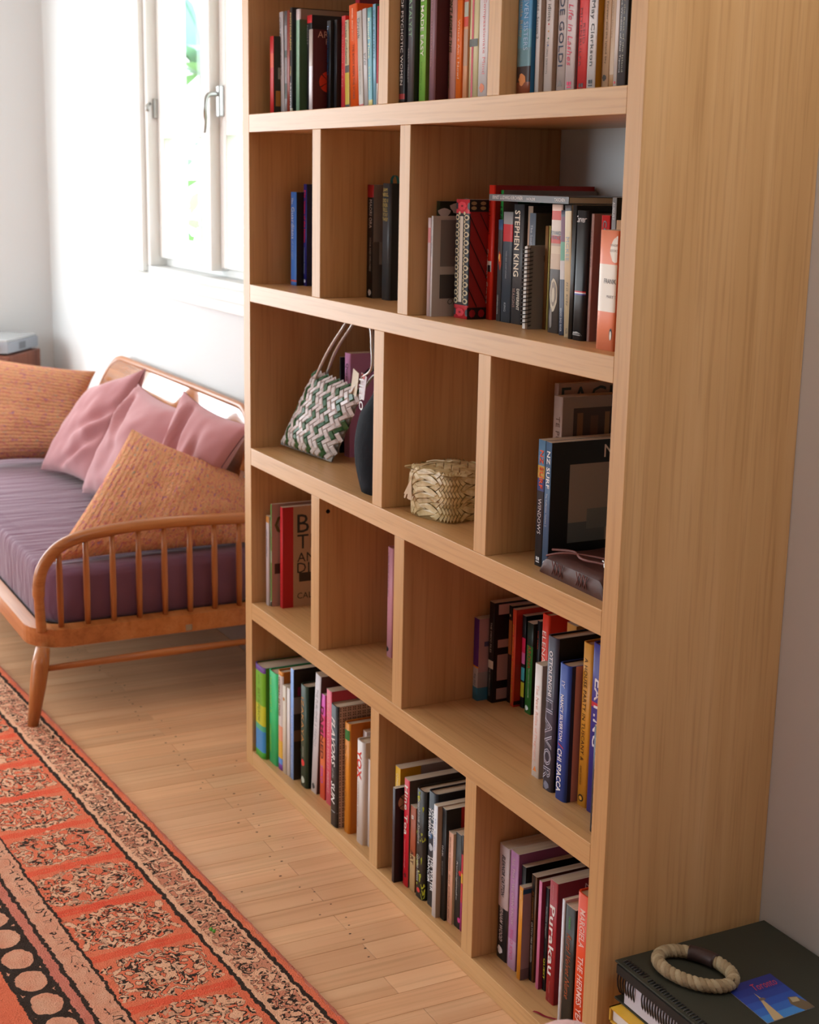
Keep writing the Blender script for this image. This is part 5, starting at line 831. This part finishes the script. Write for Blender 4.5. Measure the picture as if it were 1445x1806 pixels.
# rope bracelet: three strands twisted round an oval
t = thing('rope_ring', 'thick twisted rope ring with a dark leather sleeve lying on the album', 'rope', (1.598, .100, pcz+.0115), radians(20))
ropem = [mat('rope_%d' % i, hx(c), .85, .2, bump=(300, .8, .002)) for i, c in enumerate(('A08C6C', '948062', 'AC9A7A'))]
def oval(q): return Vector((.062*cos(q), .040*sin(q), .0))
for s_ in range(3):
    pts = []; n = 150
    for i in range(n+1):
        q = 2*pi*i/n; c = oval(q); tn = (oval(q+.01)-oval(q-.01)).normalized(); nn = Vector((-tn.y, tn.x, 0)); ph = q*13+2*pi*s_/3
        pts.append(c+nn*cos(ph)*.0052+Vector((0, 0, 1))*sin(ph)*.0052)
    mb = MB(); mb.tube(pts, .0056, 8, cap=False); mb.build('rope_strand', ropem[s_], t)
mb = MB(); mb.tube([oval(q)*1.0 for q in [1.35+.07*i for i in range(12)]], .0118, 16); mb.build('leather_sleeve', mat('sleeve_leather', hx('3A2824'), .5), t)
# pink armchair close to the camera, only the tip of its rolled arm enters the frame
t = thing('armchair', 'pale pink boucle armchair, only its rounded arm tip at the bottom edge', 'armchair', (1.905, -.345, 0), atan2(-.482, .876))
bou = mat('pink_boucle', hx('D8B4B0'), .9, .1, bump=(260, .9, .004))
def pill(y_, z_, r, x0, x1):
    m = MB(); xs = [(x0+r*(1-cos(a)), r*sin(a)) for a in [pi/2*i/6 for i in range(7)]]+[(x1-r*(1-cos(a)), r*sin(a)) for a in [pi/2*i/6 for i in range(6, -1, -1)]]
    m.tube([(q[0], y_, z_) for q in xs], [max(.0008, q[1]) for q in xs], 24); m.box(x0+.03, x1-.02, y_-r*.8, y_+r*.8, .12, z_, bev=.01); return m
for y_ in (0, .56): pill(y_, .4295, .058, 0, .66).build('arm', bou, t)
m = MB(); m.box(.05, .66, .065, .495, .12, .27, bev=.02); m.build('seat_base', bou, t)
m = MB(); m.box(.02, .6, .068, .492, .272, .38, bev=.035); m.build('seat_cushion', bou, t)
m = MB(); m.box(.665, .78, -.05, .61, .12, .68, bev=.04); m.build('backrest', bou, t)
for x_ in (.06, .72):
    for y_ in (.01, .55): m = MB(); m.tube([(x_, y_, .125), (x_, y_, .013)], [.02, .013], 10); m.build('leg', elm_z, t)
# ------------------------------------------------------------------ rug
rug_o = Vector((.6, -.298, 0)); ra = atan2(.077, 1.224)
def rug_b(nt, b):
    N, L = nt.nodes, nt.links
    tc = N.new('ShaderNodeTexCoord'); sx = N.new('ShaderNodeSeparateXYZ'); L.new(tc.outputs['Object'], sx.inputs[0])
    def M(op, a, b_=None, c=None):
        n = N.new('ShaderNodeMath'); n.operation = op
        for i, q in enumerate((a, b_, c)):
            if q is None: continue
            if isinstance(q, (int, float)): n.inputs[i].default_value = q
            else: L.new(q, n.inputs[i])
        return n.outputs[0]
    def noise_(scale, detail=2, vec=None, dist=0):
        n = N.new('ShaderNodeTexNoise'); n.inputs['Scale'].default_value = scale; n.inputs['Detail'].default_value = detail; n.inputs['Distortion'].default_value = dist
        L.new(vec or tc.outputs['Object'], n.inputs['Vector']); return n.outputs['Fac']
    def mixc(f, a, b_):
        m_ = N.new('ShaderNodeMix'); m_.data_type = 'RGBA'
        if isinstance(f, (int, float)): m_.inputs[0].default_value = f
        else: L.new(f, m_.inputs[0])
        for i, q in ((6, a), (7, b_)):
            if isinstance(q, tuple): m_.inputs[i].default_value = q
            else: L.new(q, m_.inputs[i])
        return m_.outputs[2]
    def band(v, a, b_): return M('MULTIPLY', M('GREATER_THAN', v, a), M('LESS_THAN', v, b_))
    wob = M('ADD', M('MULTIPLY', M('SUBTRACT', noise_(45, 4), .5), .016), M('MULTIPLY', M('SUBTRACT', noise_(260, 2), .5), .006))
    v = M('SUBTRACT', M('MULTIPLY', sx.outputs['Y'], -1), wob); xx = M('ADD', sx.outputs['X'], wob)
    # wear and yarn variation
    var = noise_(9, 3); yarn = noise_(420, 2)
    coral = mixc(var, hx('EC6444'), hx('F68E68')); peach = mixc(noise_(14, 3), hx('FCCCAA'), hx('F4B088')); rose = mixc(var, hx('D06A5C'), hx('E8957C')); dark = hx('2A1F1C')
    beige = mixc(noise_(30, 3), hx('F0BE9E'), hx('E48C6C'))
    red = mixc(var, hx('F04A34'), hx('F87450'))
    # squiggly hooked outlines: contours of noise, mirrored about each repeat
    per = .195; xm = M('ADD', M('PINGPONG', M('ADD', sx.outputs['X'], .06), per/2), M('MULTIPLY', wob, .7))
    vm = M('ADD', M('PINGPONG', M('SUBTRACT', v, .2225), .5), M('MULTIPLY', M('SUBTRACT', noise_(22, 2), .5), .02))
    cb = N.new('ShaderNodeCombineXYZ'); L.new(xm, cb.inputs[0]); L.new(vm, cb.inputs[1])
    # the repeats differ a little
    cell_ = M('FLOOR', M('DIVIDE', M('ADD', sx.outputs['X'], .06), per)); L.new(M('MULTIPLY', cell_, .31), cb.inputs[2])
    s1 = noise_(40, 1.0, cb.outputs[0], 1.9); sq = M('LESS_THAN', M('ABSOLUTE', M('SUBTRACT', s1, .5)), .04)
    s1b = noise_(48, 1, cb.outputs[0], 1.0)
    inner = mixc(M('GREATER_THAN', s1, .5), peach, coral); inner = mixc(M('GREATER_THAN', s1b, .6), inner, mixc(var, hx('E08860'), hx('D8BCA0')))
    motif = mixc(sq, inner, dark)
    # lozenge field: motif inside each repeat, coral between
    half = M('ABSOLUTE', M('SUBTRACT', M('PINGPONG', M('ADD', sx.outputs['X'], .06-per/2), per/2), 0))
    dxm = M('SUBTRACT', per/2, xm)   # 0 at the bar, per/2 at motif centre
    vc = M('ABSOLUTE', M('SUBTRACT', v, .222)); edge = M('ADD', M('MULTIPLY', vc, .25), M('MULTIPLY', noise_(40, 2), .03))
    inmot = M('MULTIPLY', M('GREATER_THAN', xm, M('ADD', edge, -.004)), M('LESS_THAN', vc, M('ADD', .074, M('MULTIPLY', noise_(34, 2, cb.outputs[0]), .04))))
    main = mixc(inmot, mixc(band(xm, 0, .012), coral, red), motif)
    # guard border between black lines
    pg = .066; xg = M('ADD', M('PINGPONG', sx.outputs['X'], pg/2), M('MULTIPLY', M('SUBTRACT', noise_(26, 2), .5), .016)); cg = N.new('ShaderNodeCombineXYZ'); L.new(xg, cg.inputs[0]); L.new(v, cg.inputs[1])
    L.new(M('MULTIPLY', M('FLOOR', M('DIVIDE', sx.outputs['X'], pg)), .13), cg.inputs[2])
    s2 = noise_(52, 1.0, cg.outputs[0], 1.6); sq2 = M('LESS_THAN', M('ABSOLUTE', M('SUBTRACT', s2, .5)), .042)
    g_in = mixc(sq2, mixc(M('GREATER_THAN', s2, .54), peach, mixc(var, hx('D87054'), hx('E4A888'))), dark)
    guard = mixc(M('MULTIPLY', band(v, .036, .098), M('GREATER_THAN', xg, .0015)), peach, g_in)
    # inner guard with hooks
    hook = M('MULTIPLY', M('LESS_THAN', M('ABSOLUTE', M('SUBTRACT', noise_(36, 1, None, .8), .5)), .018), band(v, .335, .355))
    ig = mixc(hook, beige, dark)
    # medallions
    pm = .0855; xc = M('SUBTRACT', M('PINGPONG', M('ADD', sx.outputs['X'], .02), pm/2), 0)
    el = M('ADD', M('POWER', M('DIVIDE', xc, .036), 2), M('POWER', M('DIVIDE', M('SUBTRACT', v, .436), .028), 2))
    med = mixc(M('LESS_THAN', el, 1.0), mixc(M('GREATER_THAN', el, 2.2), dark, beige), beige)
    med = mixc(M('MULTIPLY', M('GREATER_THAN', el, 2.2), M('LESS_THAN', noise_(30), .45)), med, dark)
    col = rose
    for a, b_, c in ((.010, .022, coral), (.022, .031, dark), (.031, .108, guard), (.108, .117, dark), (.117, .121, coral), (.121, .322, main), (.322, .328, dark), (.328, .372, ig), (.372, .380, dark), (.380, .398, rose), (.398, .406, dark), (.406, .467, med), (.467, .476, dark), (.476, 3, coral)):
        col = mixc(band(v, a, b_), col, c)
    col = mixc(M('MULTIPLY', yarn, .14), col, mixc(.5, col, hx('F0C8A8')))
    L.new(col, b.inputs['Base Color']); b.inputs['Roughness'].default_value = .95
    bp = N.new('ShaderNodeBump'); bp.inputs['Strength'].default_value = 1.0; bp.inputs['Distance'].default_value = .007
    L.new(noise_(330, 3), bp.inputs['Height']); L.new(bp.outputs[0], b.inputs['Normal'])
rugm = mat('rug_pile', rough=.95, spec=.05, build=rug_b)
t = thing('rug', 'worn coral and peach patterned rug with black outlined borders on the timber floor', 'rug', (rug_o.x, rug_o.y, 0), ra)
mb = MB(); x0, x1, y0, y1 = -2.3, 1.9, -1.75, 0; nx, ny = 420, 120
ysp = [0]+[-.0+(y1-.62*(j/ny)) for j in range(1, ny+1)]+[y0]
vs = []; NY = len(ysp)
for yy in ysp:
    for i in range(nx+1):
        xx = x0+(x1-x0)*i/nx; e = 1.0 if yy < -.004 else .25
        p = Vector((xx*60, yy*60, 0)); zz = .0095*e+.0022*noise.noise(p)+.0015*noise.noise(p*3)
        vs.append((xx, yy+(.002*noise.noise(p*2) if yy > -.01 else 0), max(.001, zz)))
mb.faces(vs, [(j*(nx+1)+i, (j+1)*(nx+1)+i, (j+1)*(nx+1)+i+1, j*(nx+1)+i+1) for j in range(NY-1) for i in range(nx)], rugm, True)
mb.build('pile', None, t)
mb = MB(); mb.box(x0, x1, y0, -.001, .0005, .004); mb.build('backing', printed('B06A5C'), t)
o = MB(); o.tube([(-.005, 0, .004), (.0, .0, .006), (.004, .001, .005)], [.002, .004, .002], 8); o.tube([(.005, .002, .004), (.009, .003, .006), (.013, .002, .005)], [.002, .0038, .002], 8)
o = o.build('leaf_crumb', mat('bright_green', hx('5AA030'), .5), None, (.752, -.3765, .0115)); tag(o, 'tiny bright green crumb lying on the rug border', 'crumb')
# ------------------------------------------------------------------ daybed sofa
SX, SL = -.52, 1.98
t = thing('daybed_sofa', 'mid-century wooden daybed sofa with spindle arms and a mauve mattress', 'sofa', (0, 0, 0))
def rrect_path(x0, x1, y0, y1, r, n=8):
    P = []
    for cx_, cy_, a0 in ((x1-r, y0+r, -pi/2), (x1-r, y1-r, 0), (x0+r, y1-r, pi/2), (x0+r, y0+r, pi)):
        for i in range(n+1): a = a0+pi/2*i/n; P.append((cx_+r*cos(a), cy_+r*sin(a)))
    return P
outer = rrect_path(SX-SL, SX+.018, -.415, .285, .10); inn = rrect_path(SX-SL+.034, SX-.016, -.381, .251, .068)
mb = MB(); n = len(outer); zb, zt = .19, .256
vs = [(p[0], p[1], z_) for pl, z_ in ((outer, zb+.012), (outer, zt-.006), (inn, zt), (inn, zb)) for p in pl]
mb.faces(vs, [(k*n+i, k*n+(i+1) % n, ((k+1) % 4)*n+(i+1) % n, ((k+1) % 4)*n+i) for k in range(4) for i in range(n)], elm_x, False)
mb.build('seat_frame', None, t)
mb = MB(); mb.box(SX-SL+.03, SX-.012, -.385, .255, .232, .245); mb.build('seat_base', mat('seat_board', hx('5A4436'), .8), t)
for i in range(2):
    xa = SX-.003 if i == 0 else SX-SL+.02; sgn = 1 if i == 0 else -1
    P = smooth_path([(xa, -.385, .245), (xa, -.388, .31), (xa, -.388, .37), (xa, -.375, .42), (xa, -.335, .466), (xa, -.275, .490), (xa, -.20, .501), (xa, -.11, .507), (xa, 0, .508), (xa, .14, .503), (xa, .27, .497)], 5)
    mb = MB(); mb.tube(P, [.0135 if k < 8 else .0165 for k in range(len(P))], 12, elm_y); mb.build('arm_rail', None, t)
    for k in range(8):
        yy = -.333+.0712*k; zt_ = [.455, .487, .496, .5, .501, .499, .497, .494][k]
        mb = MB(); mb.tube([(xa, yy, .245), (xa, yy, .33), (xa, yy, .41), (xa, yy, zt_)], [.0072, .0088, .0082, .0066], 10, elm_z); mb.build('spindle', None, t)
for sx, ex in ((SX+.005, .045), (SX-SL+.03, -.04)):
    for sy, ey in ((-.385, -.045), (.24, .03)):
        mb = MB(); mb.tube([(sx, sy, .205), (sx+ex*.25, sy+ey*.25, .16), (sx+ex*.5, sy+ey*.5, .105), (sx+ex, sy+ey, .002)], [.0185, .023, .021, .0135], 14, elm_z); mb.build('leg', None, t)
    mb = MB(); mb.tube([(sx+ex*.3, -.39, .15), (sx+ex*.2, -.08, .151), (sx+ex*.3, .25, .152)], [.008, .0115, .008], 10, elm_y); mb.build('stretcher', None, t)
mb = MB(); mb.box(SX+.0175, SX+.0192, .002, .02, .205, .222, bev=.0006); mb.build('maker_badge', metal, t)
# curved back board with rounded ends, and its posts
mb = MB(); bx0, bx1, z0, z1, yb = -2.17, -.66, .50, .762, .268
prof = []; rr = .16; nn = 10
for i in range(nn+1): a = pi-pi/2*i/nn; prof.append((bx0+rr+rr*cos(a), z1-rr+rr*sin(a)))
for i in range(nn+1): a = pi/2-pi/2*i/nn; prof.append((bx1-rr+rr*cos(a), z1-rr+rr*sin(a)))
prof += [(bx1, z0), (bx0, z0)]; m_ = len(prof)
glossy_elm = mat('lacquered_elm', rough=.12, spec=.8, coat=1.0, build=wood_builder(0, *elm, ring=.1))
def ycurve(x_, z_): return yb+.005*(1-((x_-(bx0+bx1)/2)/((bx1-bx0)/2))**2)-.026+.32*(z_-.63)
cols = 24; grid = []
def zlim(x_):
    e = min(x_-bx0, bx1-x_); return z1 if e > rr else z1-rr+sqrt(max(0, rr*rr-(rr-e)**2))
fr_, bk = [], []
for i in range(cols+1):
    f = i/cols; x_ = bx0+(bx1-bx0)*(.5-.5*cos(pi*f)); zl = zlim(x_)
    for k in range(5):
        z_ = z0+(zl-z0)*k/4; y_ = min(ycurve(x_, z_), .3); fr_.append((x_, y_-.009, z_)); bk.append((x_, y_+.006, z_))
q = (cols+1)*5
fs = [(i*5+k, (i+1)*5+k, (i+1)*5+k+1, i*5+k+1) for i in range(cols) for k in range(4)]
fs2 = [tuple(v_+q for v_ in f)[::-1] for f in fs]
rim = [i*5+4 for i in range(cols+1)]; rim0 = [i*5 for i in range(cols+1)]
fs3 = [(a, b_, b_+q, a+q) for a, b_ in zip(rim, rim[1:])]+[(a, a+q, b_+q, b_) for a, b_ in zip(rim0, rim0[1:])]
for e in (0, cols): fs3 += [(e*5+k, e*5+k+1, e*5+k+1+q, e*5+k+q) for k in range(4)]
mb.faces(fr_+bk, fs+fs2+fs3, glossy_elm, False); mb.build('back_board', None, t)
mb = MB(); P = [(x_, min(ycurve(x_, zlim(x_)), .3)-.002, zlim(x_)+.002) for x_ in [bx0+(bx1-bx0)*(.5-.5*cos(pi*i/40)) for i in range(41)]]
mb.tube(P, .0115, 8, elm_x); mb.build('top_rail', None, t)
for px_ in (-1.95, -1.55, -1.2, -.86): mb = MB(); mb.tube([(px_, .262, .24), (px_, .225, .53)], .011, 8, elm_z); mb.build('back_post', None, t)
# mattress
def fabric_b(c1, c2, s_, warp=True):
    def f(nt, b):
        N, L = nt.nodes, nt.links; tc = N.new('ShaderNodeTexCoord'); n = N.new('ShaderNodeTexNoise'); n.inputs['Scale'].default_value = s_; n.inputs['Detail'].default_value = 3; L.new(tc.outputs['Object'], n.inputs['Vector'])
        r = ramp(nt, [(.3, c1), (.7, c2)]); L.new(n.outputs['Fac'], r.inputs[0]); L.new(r.outputs[0], b.inputs['Base Color']); b.inputs['Sheen Weight'].default_value = .3
        mp = N.new('ShaderNodeMapping'); mp.inputs['Scale'].default_value = (9, 1.6, 3); L.new(tc.outputs['Object'], mp.inputs[0])
        n2 = N.new('ShaderNodeTexNoise'); n2.inputs['Scale'].default_value = 2.4; n2.inputs['Detail'].default_value = 2; n2.inputs['Distortion'].default_value = .6; L.new(mp.outputs[0], n2.inputs['Vector'])
        n3 = N.new('ShaderNodeTexNoise'); n3.inputs['Scale'].default_value = 700; L.new(tc.outputs['Object'], n3.inputs['Vector'])
        ad = N.new('ShaderNodeMath'); ad.operation = 'MULTIPLY_ADD'; ad.inputs[1].default_value = .02; L.new(n3.outputs['Fac'], ad.inputs[0]); L.new(n2.outputs['Fac'], ad.inputs[2])
        bp = N.new('ShaderNodeBump'); bp.inputs['Strength'].default_value = .7; bp.inputs['Distance'].default_value = .02; L.new(ad.outputs[0], bp.inputs['Height']); L.new(bp.outputs[0], b.inputs['Normal'])
    return f
mauve = mat('mauve_cotton', rough=.85, spec=.15, build=fabric_b(hx('6A4458'), hx('744E62'), 3))
mo = rrect_path(SX-SL+.04, SX-.022, -.375, .243, .11, 10); n = len(mo); cx_, cy_ = SX-SL/2, -.065
def inset(p, k): 
    dx, dy = p[0]-cx_, p[1]-cy_; L_ = sqrt(dx*dx+dy*dy); return (p[0]-dx/L_*k, p[1]-dy/L_*k)
mb = MB(); rings = [(.012, .248), (0, .262), (-.002, .32), (0, .376), (.012, .394), (.035, .402)]
vs = [(*inset(p, k), z_) for k, z_ in rings for p in mo]
m_ = len(rings)
mb.faces(vs, [(k*n+i, k*n+(i+1) % n, (k+1)*n+(i+1) % n, (k+1)*n+i) for k in range(m_-1) for i in range(n)]+[tuple((m_-1)*n+i for i in range(n)), tuple(range(n))[::-1]], mauve, True)
mb.build('mattress', None, t)
# cushions -------------------------------------------------------------------
pinkm = mat('dusty_pink_cotton', hx('B67E82'), .9, .1); pinkm.node_tree.nodes['Principled BSDF'].inputs['Sheen Weight'].default_value = .4
def knit_b(nt, b):
    N, L = nt.nodes, nt.links; uv = N.new('ShaderNodeUVMap'); mp = N.new('ShaderNodeMapping'); mp.inputs['Scale'].default_value = (18, 40, 1); L.new(uv.outputs[0], mp.inputs[0])
    n = N.new('ShaderNodeTexNoise'); n.inputs['Scale'].default_value = 1.0; n.inputs['Detail'].default_value = 4; n.inputs['Roughness'].default_value = .75; n.inputs['Distortion'].default_value = .3; L.new(mp.outputs[0], n.inputs['Vector'])
    r = ramp(nt, [(.31, hx('8A7C9C')), (.38, hx('B87C84')), (.435, hx('D4806E')), (.475, hx('D8A070')), (.505, hx('E0AC8C')), (.535, hx('D48A60')), (.565, hx('D0B480')), (.6, hx('D87A70')), (.66, hx('A0A890'))])
    L.new(n.outputs['Fac'], r.inputs[0]); L.new(r.outputs[0], b.inputs['Base Color'])
    w = N.new('ShaderNodeTexWave'); w.bands_direction = 'Y'; w.inputs['Scale'].default_value = 9; w.inputs['Distortion'].default_value = 3.5; w.inputs['Detail'].default_value = 2; w.inputs['Detail Scale'].default_value = 5; L.new(uv.outputs[0], w.inputs['Vector'])
    ad = N.new('ShaderNodeMath'); ad.operation = 'ADD'; L.new(w.outputs['Fac'], ad.inputs[0]); L.new(n.outputs['Fac'], ad.inputs[1])
    bp = N.new('ShaderNodeBump'); bp.inputs['Strength'].default_value = .7; bp.inputs['Distance'].default_value = .004; L.new(ad.outputs[0], bp.inputs['Height']); L.new(bp.outputs[0], b.inputs['Normal'])
knit = mat('multicolour_knit', rough=.95, spec=.05, build=knit_b)
def cushion(label, a, b_, c, d, th, m, seed, folds=(), turn=False, pinch=.1):
    """a bottom-left, b bottom-right, c top-left, d top-right as seen from the room; folds: (u,v,du,dv,depth,width)"""
    a, b_, c, d = map(Vector, (a, b_, c, d)); N = 34; ctr = (a+b_+c+d)/4
    o = bpy.data.objects.new('cushion', None); COL.objects.link(o); o.location = (ctr.x, ctr.y, min(a.z, b_.z)); tag(o, label, 'cushion')
    nrm = (b_-a+d-c).cross(c-a+d-b_).normalized(); base = Vector(o.location)
    def P(u, v, s_):
        # pinch the sides between the corners
        pu = .5+(u-.5)*(1-pinch*(4*v*(1-v))*abs(2*u-1)**2); pv = .5+(v-.5)*(1-pinch*(4*u*(1-u))*abs(2*v-1)**2)
        p = a*(1-pu)*(1-pv)+b_*pu*(1-pv)+c*(1-pu)*pv+d*pu*pv
        e = (max(0, 1-(2*u-1)**2)*max(0, 1-(2*v-1)**2)); h_ = th*.5*e**.42+.0015
        if s_ > 0:
            q = Vector((u*3.1+seed, v*2.7, seed*1.7)); h_ += e**.5*(.016*noise.noise(q)+.007*noise.noise(q*2.7))
            for fu, fv, du, dv, dep, wd in folds:
                L_ = sqrt(du*du+dv*dv); tx, ty = du/L_, dv/L_; ru, rv = u-fu, v-fv; al = ru*tx+rv*ty; ac = ru*ty-rv*tx
                h_ -= dep*math.exp(-(ac/wd)**2)*math.exp(-((al-L_/2)/(L_*.55))**2)*(1 if e > 0 else 0)*min(1, e*6)
                h_ += .5*dep*math.exp(-((ac-1.7*wd)/wd)**2)*math.exp(-((al-L_/2)/(L_*.55))**2)*min(1, e*6)
        return p+nrm*s_*h_-base
    mb = MB(); uvl = mb.bm.loops.layers.uv.new('UVMap')
    for s_ in (1, -1):
        g = [P(i/N, j/N, s_) for j in range(N+1) for i in range(N+1)]
        fs = mb.faces(g, [(j*(N+1)+i, j*(N+1)+i+1, (j+1)*(N+1)+i+1, (j+1)*(N+1)+i) if s_ > 0 else (j*(N+1)+i, (j+1)*(N+1)+i, (j+1)*(N+1)+i+1, j*(N+1)+i+1) for j in range(N) for i in range(N)], m, True)
        k = 0
        for j in range(N):
            for i in range(N):
                f = fs[k]; k += 1
                cr = [(i, j), (i+1, j), (i+1, j+1), (i, j+1)] if s_ > 0 else [(i, j), (i, j+1), (i+1, j+1), (i+1, j)]
                for lp, (p_, q_) in zip(f.loops, cr): lp[uvl].uv = (q_/N, p_/N) if turn else (p_/N, q_/N)
    bmesh.ops.remove_doubles(mb.bm, verts=mb.bm.verts, dist=1e-5)
    mb.build('cushion_cover', None, o); return o
cushion('multicoloured knitted cushion propped against the far arm of the sofa', (-2.0,-.33,.41), (-1.97,.10,.41), (-2.27,-.30,.80), (-2.03,.19,.72), .15, knit, 1.3)
cushion('dusty pink cushion next to the far knitted cushion, furthest of the three pink ones', (-1.86,-.06,.41), (-1.45,.02,.41), (-1.76,.10,.70), (-1.46,.20,.80), .13, pinkm, 2.2, [(.55,.45,.4,.2,.022,.05),(.45,.1,.4,.3,.02,.045)])
cushion('dusty pink cushion in the middle of the three pink ones', (-1.43,-.03,.41), (-1.02,.05,.41), (-1.25,.11,.78), (-.86,.18,.74), .15, pinkm, 3.9, [(.1,.95,.2,-.3,.03,.05)])
cushion('dusty pink cushion nearest the bookcase, behind the near knitted cushion', (-1.02,.05,.41), (-.80,.11,.42), (-.93,.15,.80), (-.56,.22,.75), .11, pinkm, 5.1, [(.25,.95,.1,-.5,.03,.05),(.6,.8,.1,-.5,.015,.05)])
cushion('multicoloured knitted cushion propped in the near corner behind the spindle arm', (-.60,-.34,.41), (-.60,.245,.41), (-.79,-.05,.72), (-.68,.262,.57), .12, knit, 7.7, turn=True, pinch=.04)

# ------------------------------------------------------------------ record cabinet and turntable in the far corner
redw = mat('red_brown_timber', rough=.35, spec=.4, build=wood_builder(2, hx('84503E'), hx('6E4032'), hx('94604A'), ring=.1))
t = thing('record_cabinet', 'red-brown timber cabinet set diagonally in the far corner behind the sofa', 'cabinet', (-2.785, .047, 0), radians(-36.4))
mb = MB(); mb.box(-.305, 0, -.245, 0, .08, .694, bev=.004); mb.build('carcass', redw, t)
mb = MB(); mb.box(.0005, .014, -.24, -.005, .1, .68, bev=.003); mb.build('door', redw, t)
for sx in (-.29, -.04):
    for sy in (-.235, -.04): mb = MB(); mb.box(sx, sx+.03, sy, sy+.03, 0, .08); mb.build('leg', redw, t)
t = thing('turntable', 'silver grey turntable with dark knobs on the red-brown corner cabinet', 'turntable', (-2.79, .042, .6945), radians(-36.4))
grey = mat('silver_plastic', hx('9AA2AC'), .3, .5)
mb = MB(); mb.box(-.3, 0, -.235, 0, .008, .052, bev=.003); mb.build('plinth', grey, t)
mb = MB(); mb.box(-.295, -.003, -.23, -.004, .0525, .063, bev=.002); mb.build('dust_cover', mat('smoked_lid', hx('B4B8BA'), .15, .6), t)
mb = MB()
for y_ in (-.2, -.13, -.05): mb.tube([(.0, y_, .03), (.012, y_, .03)], .012, 12)
mb.build('control_knobs', blackm, t)
mb = MB(); mb.box(-.17, -.11, -.001, .0012, .016, .044); mb.build('side_vent', mat('mid_grey', hx('70767C'), .5), t)
mb = MB()
for sx in (-.27, -.03):
    for sy in (-.21, -.03): mb.tube([(sx, sy, 0), (sx, sy, .009)], .012, 10)
mb.build('feet', blackm, t)
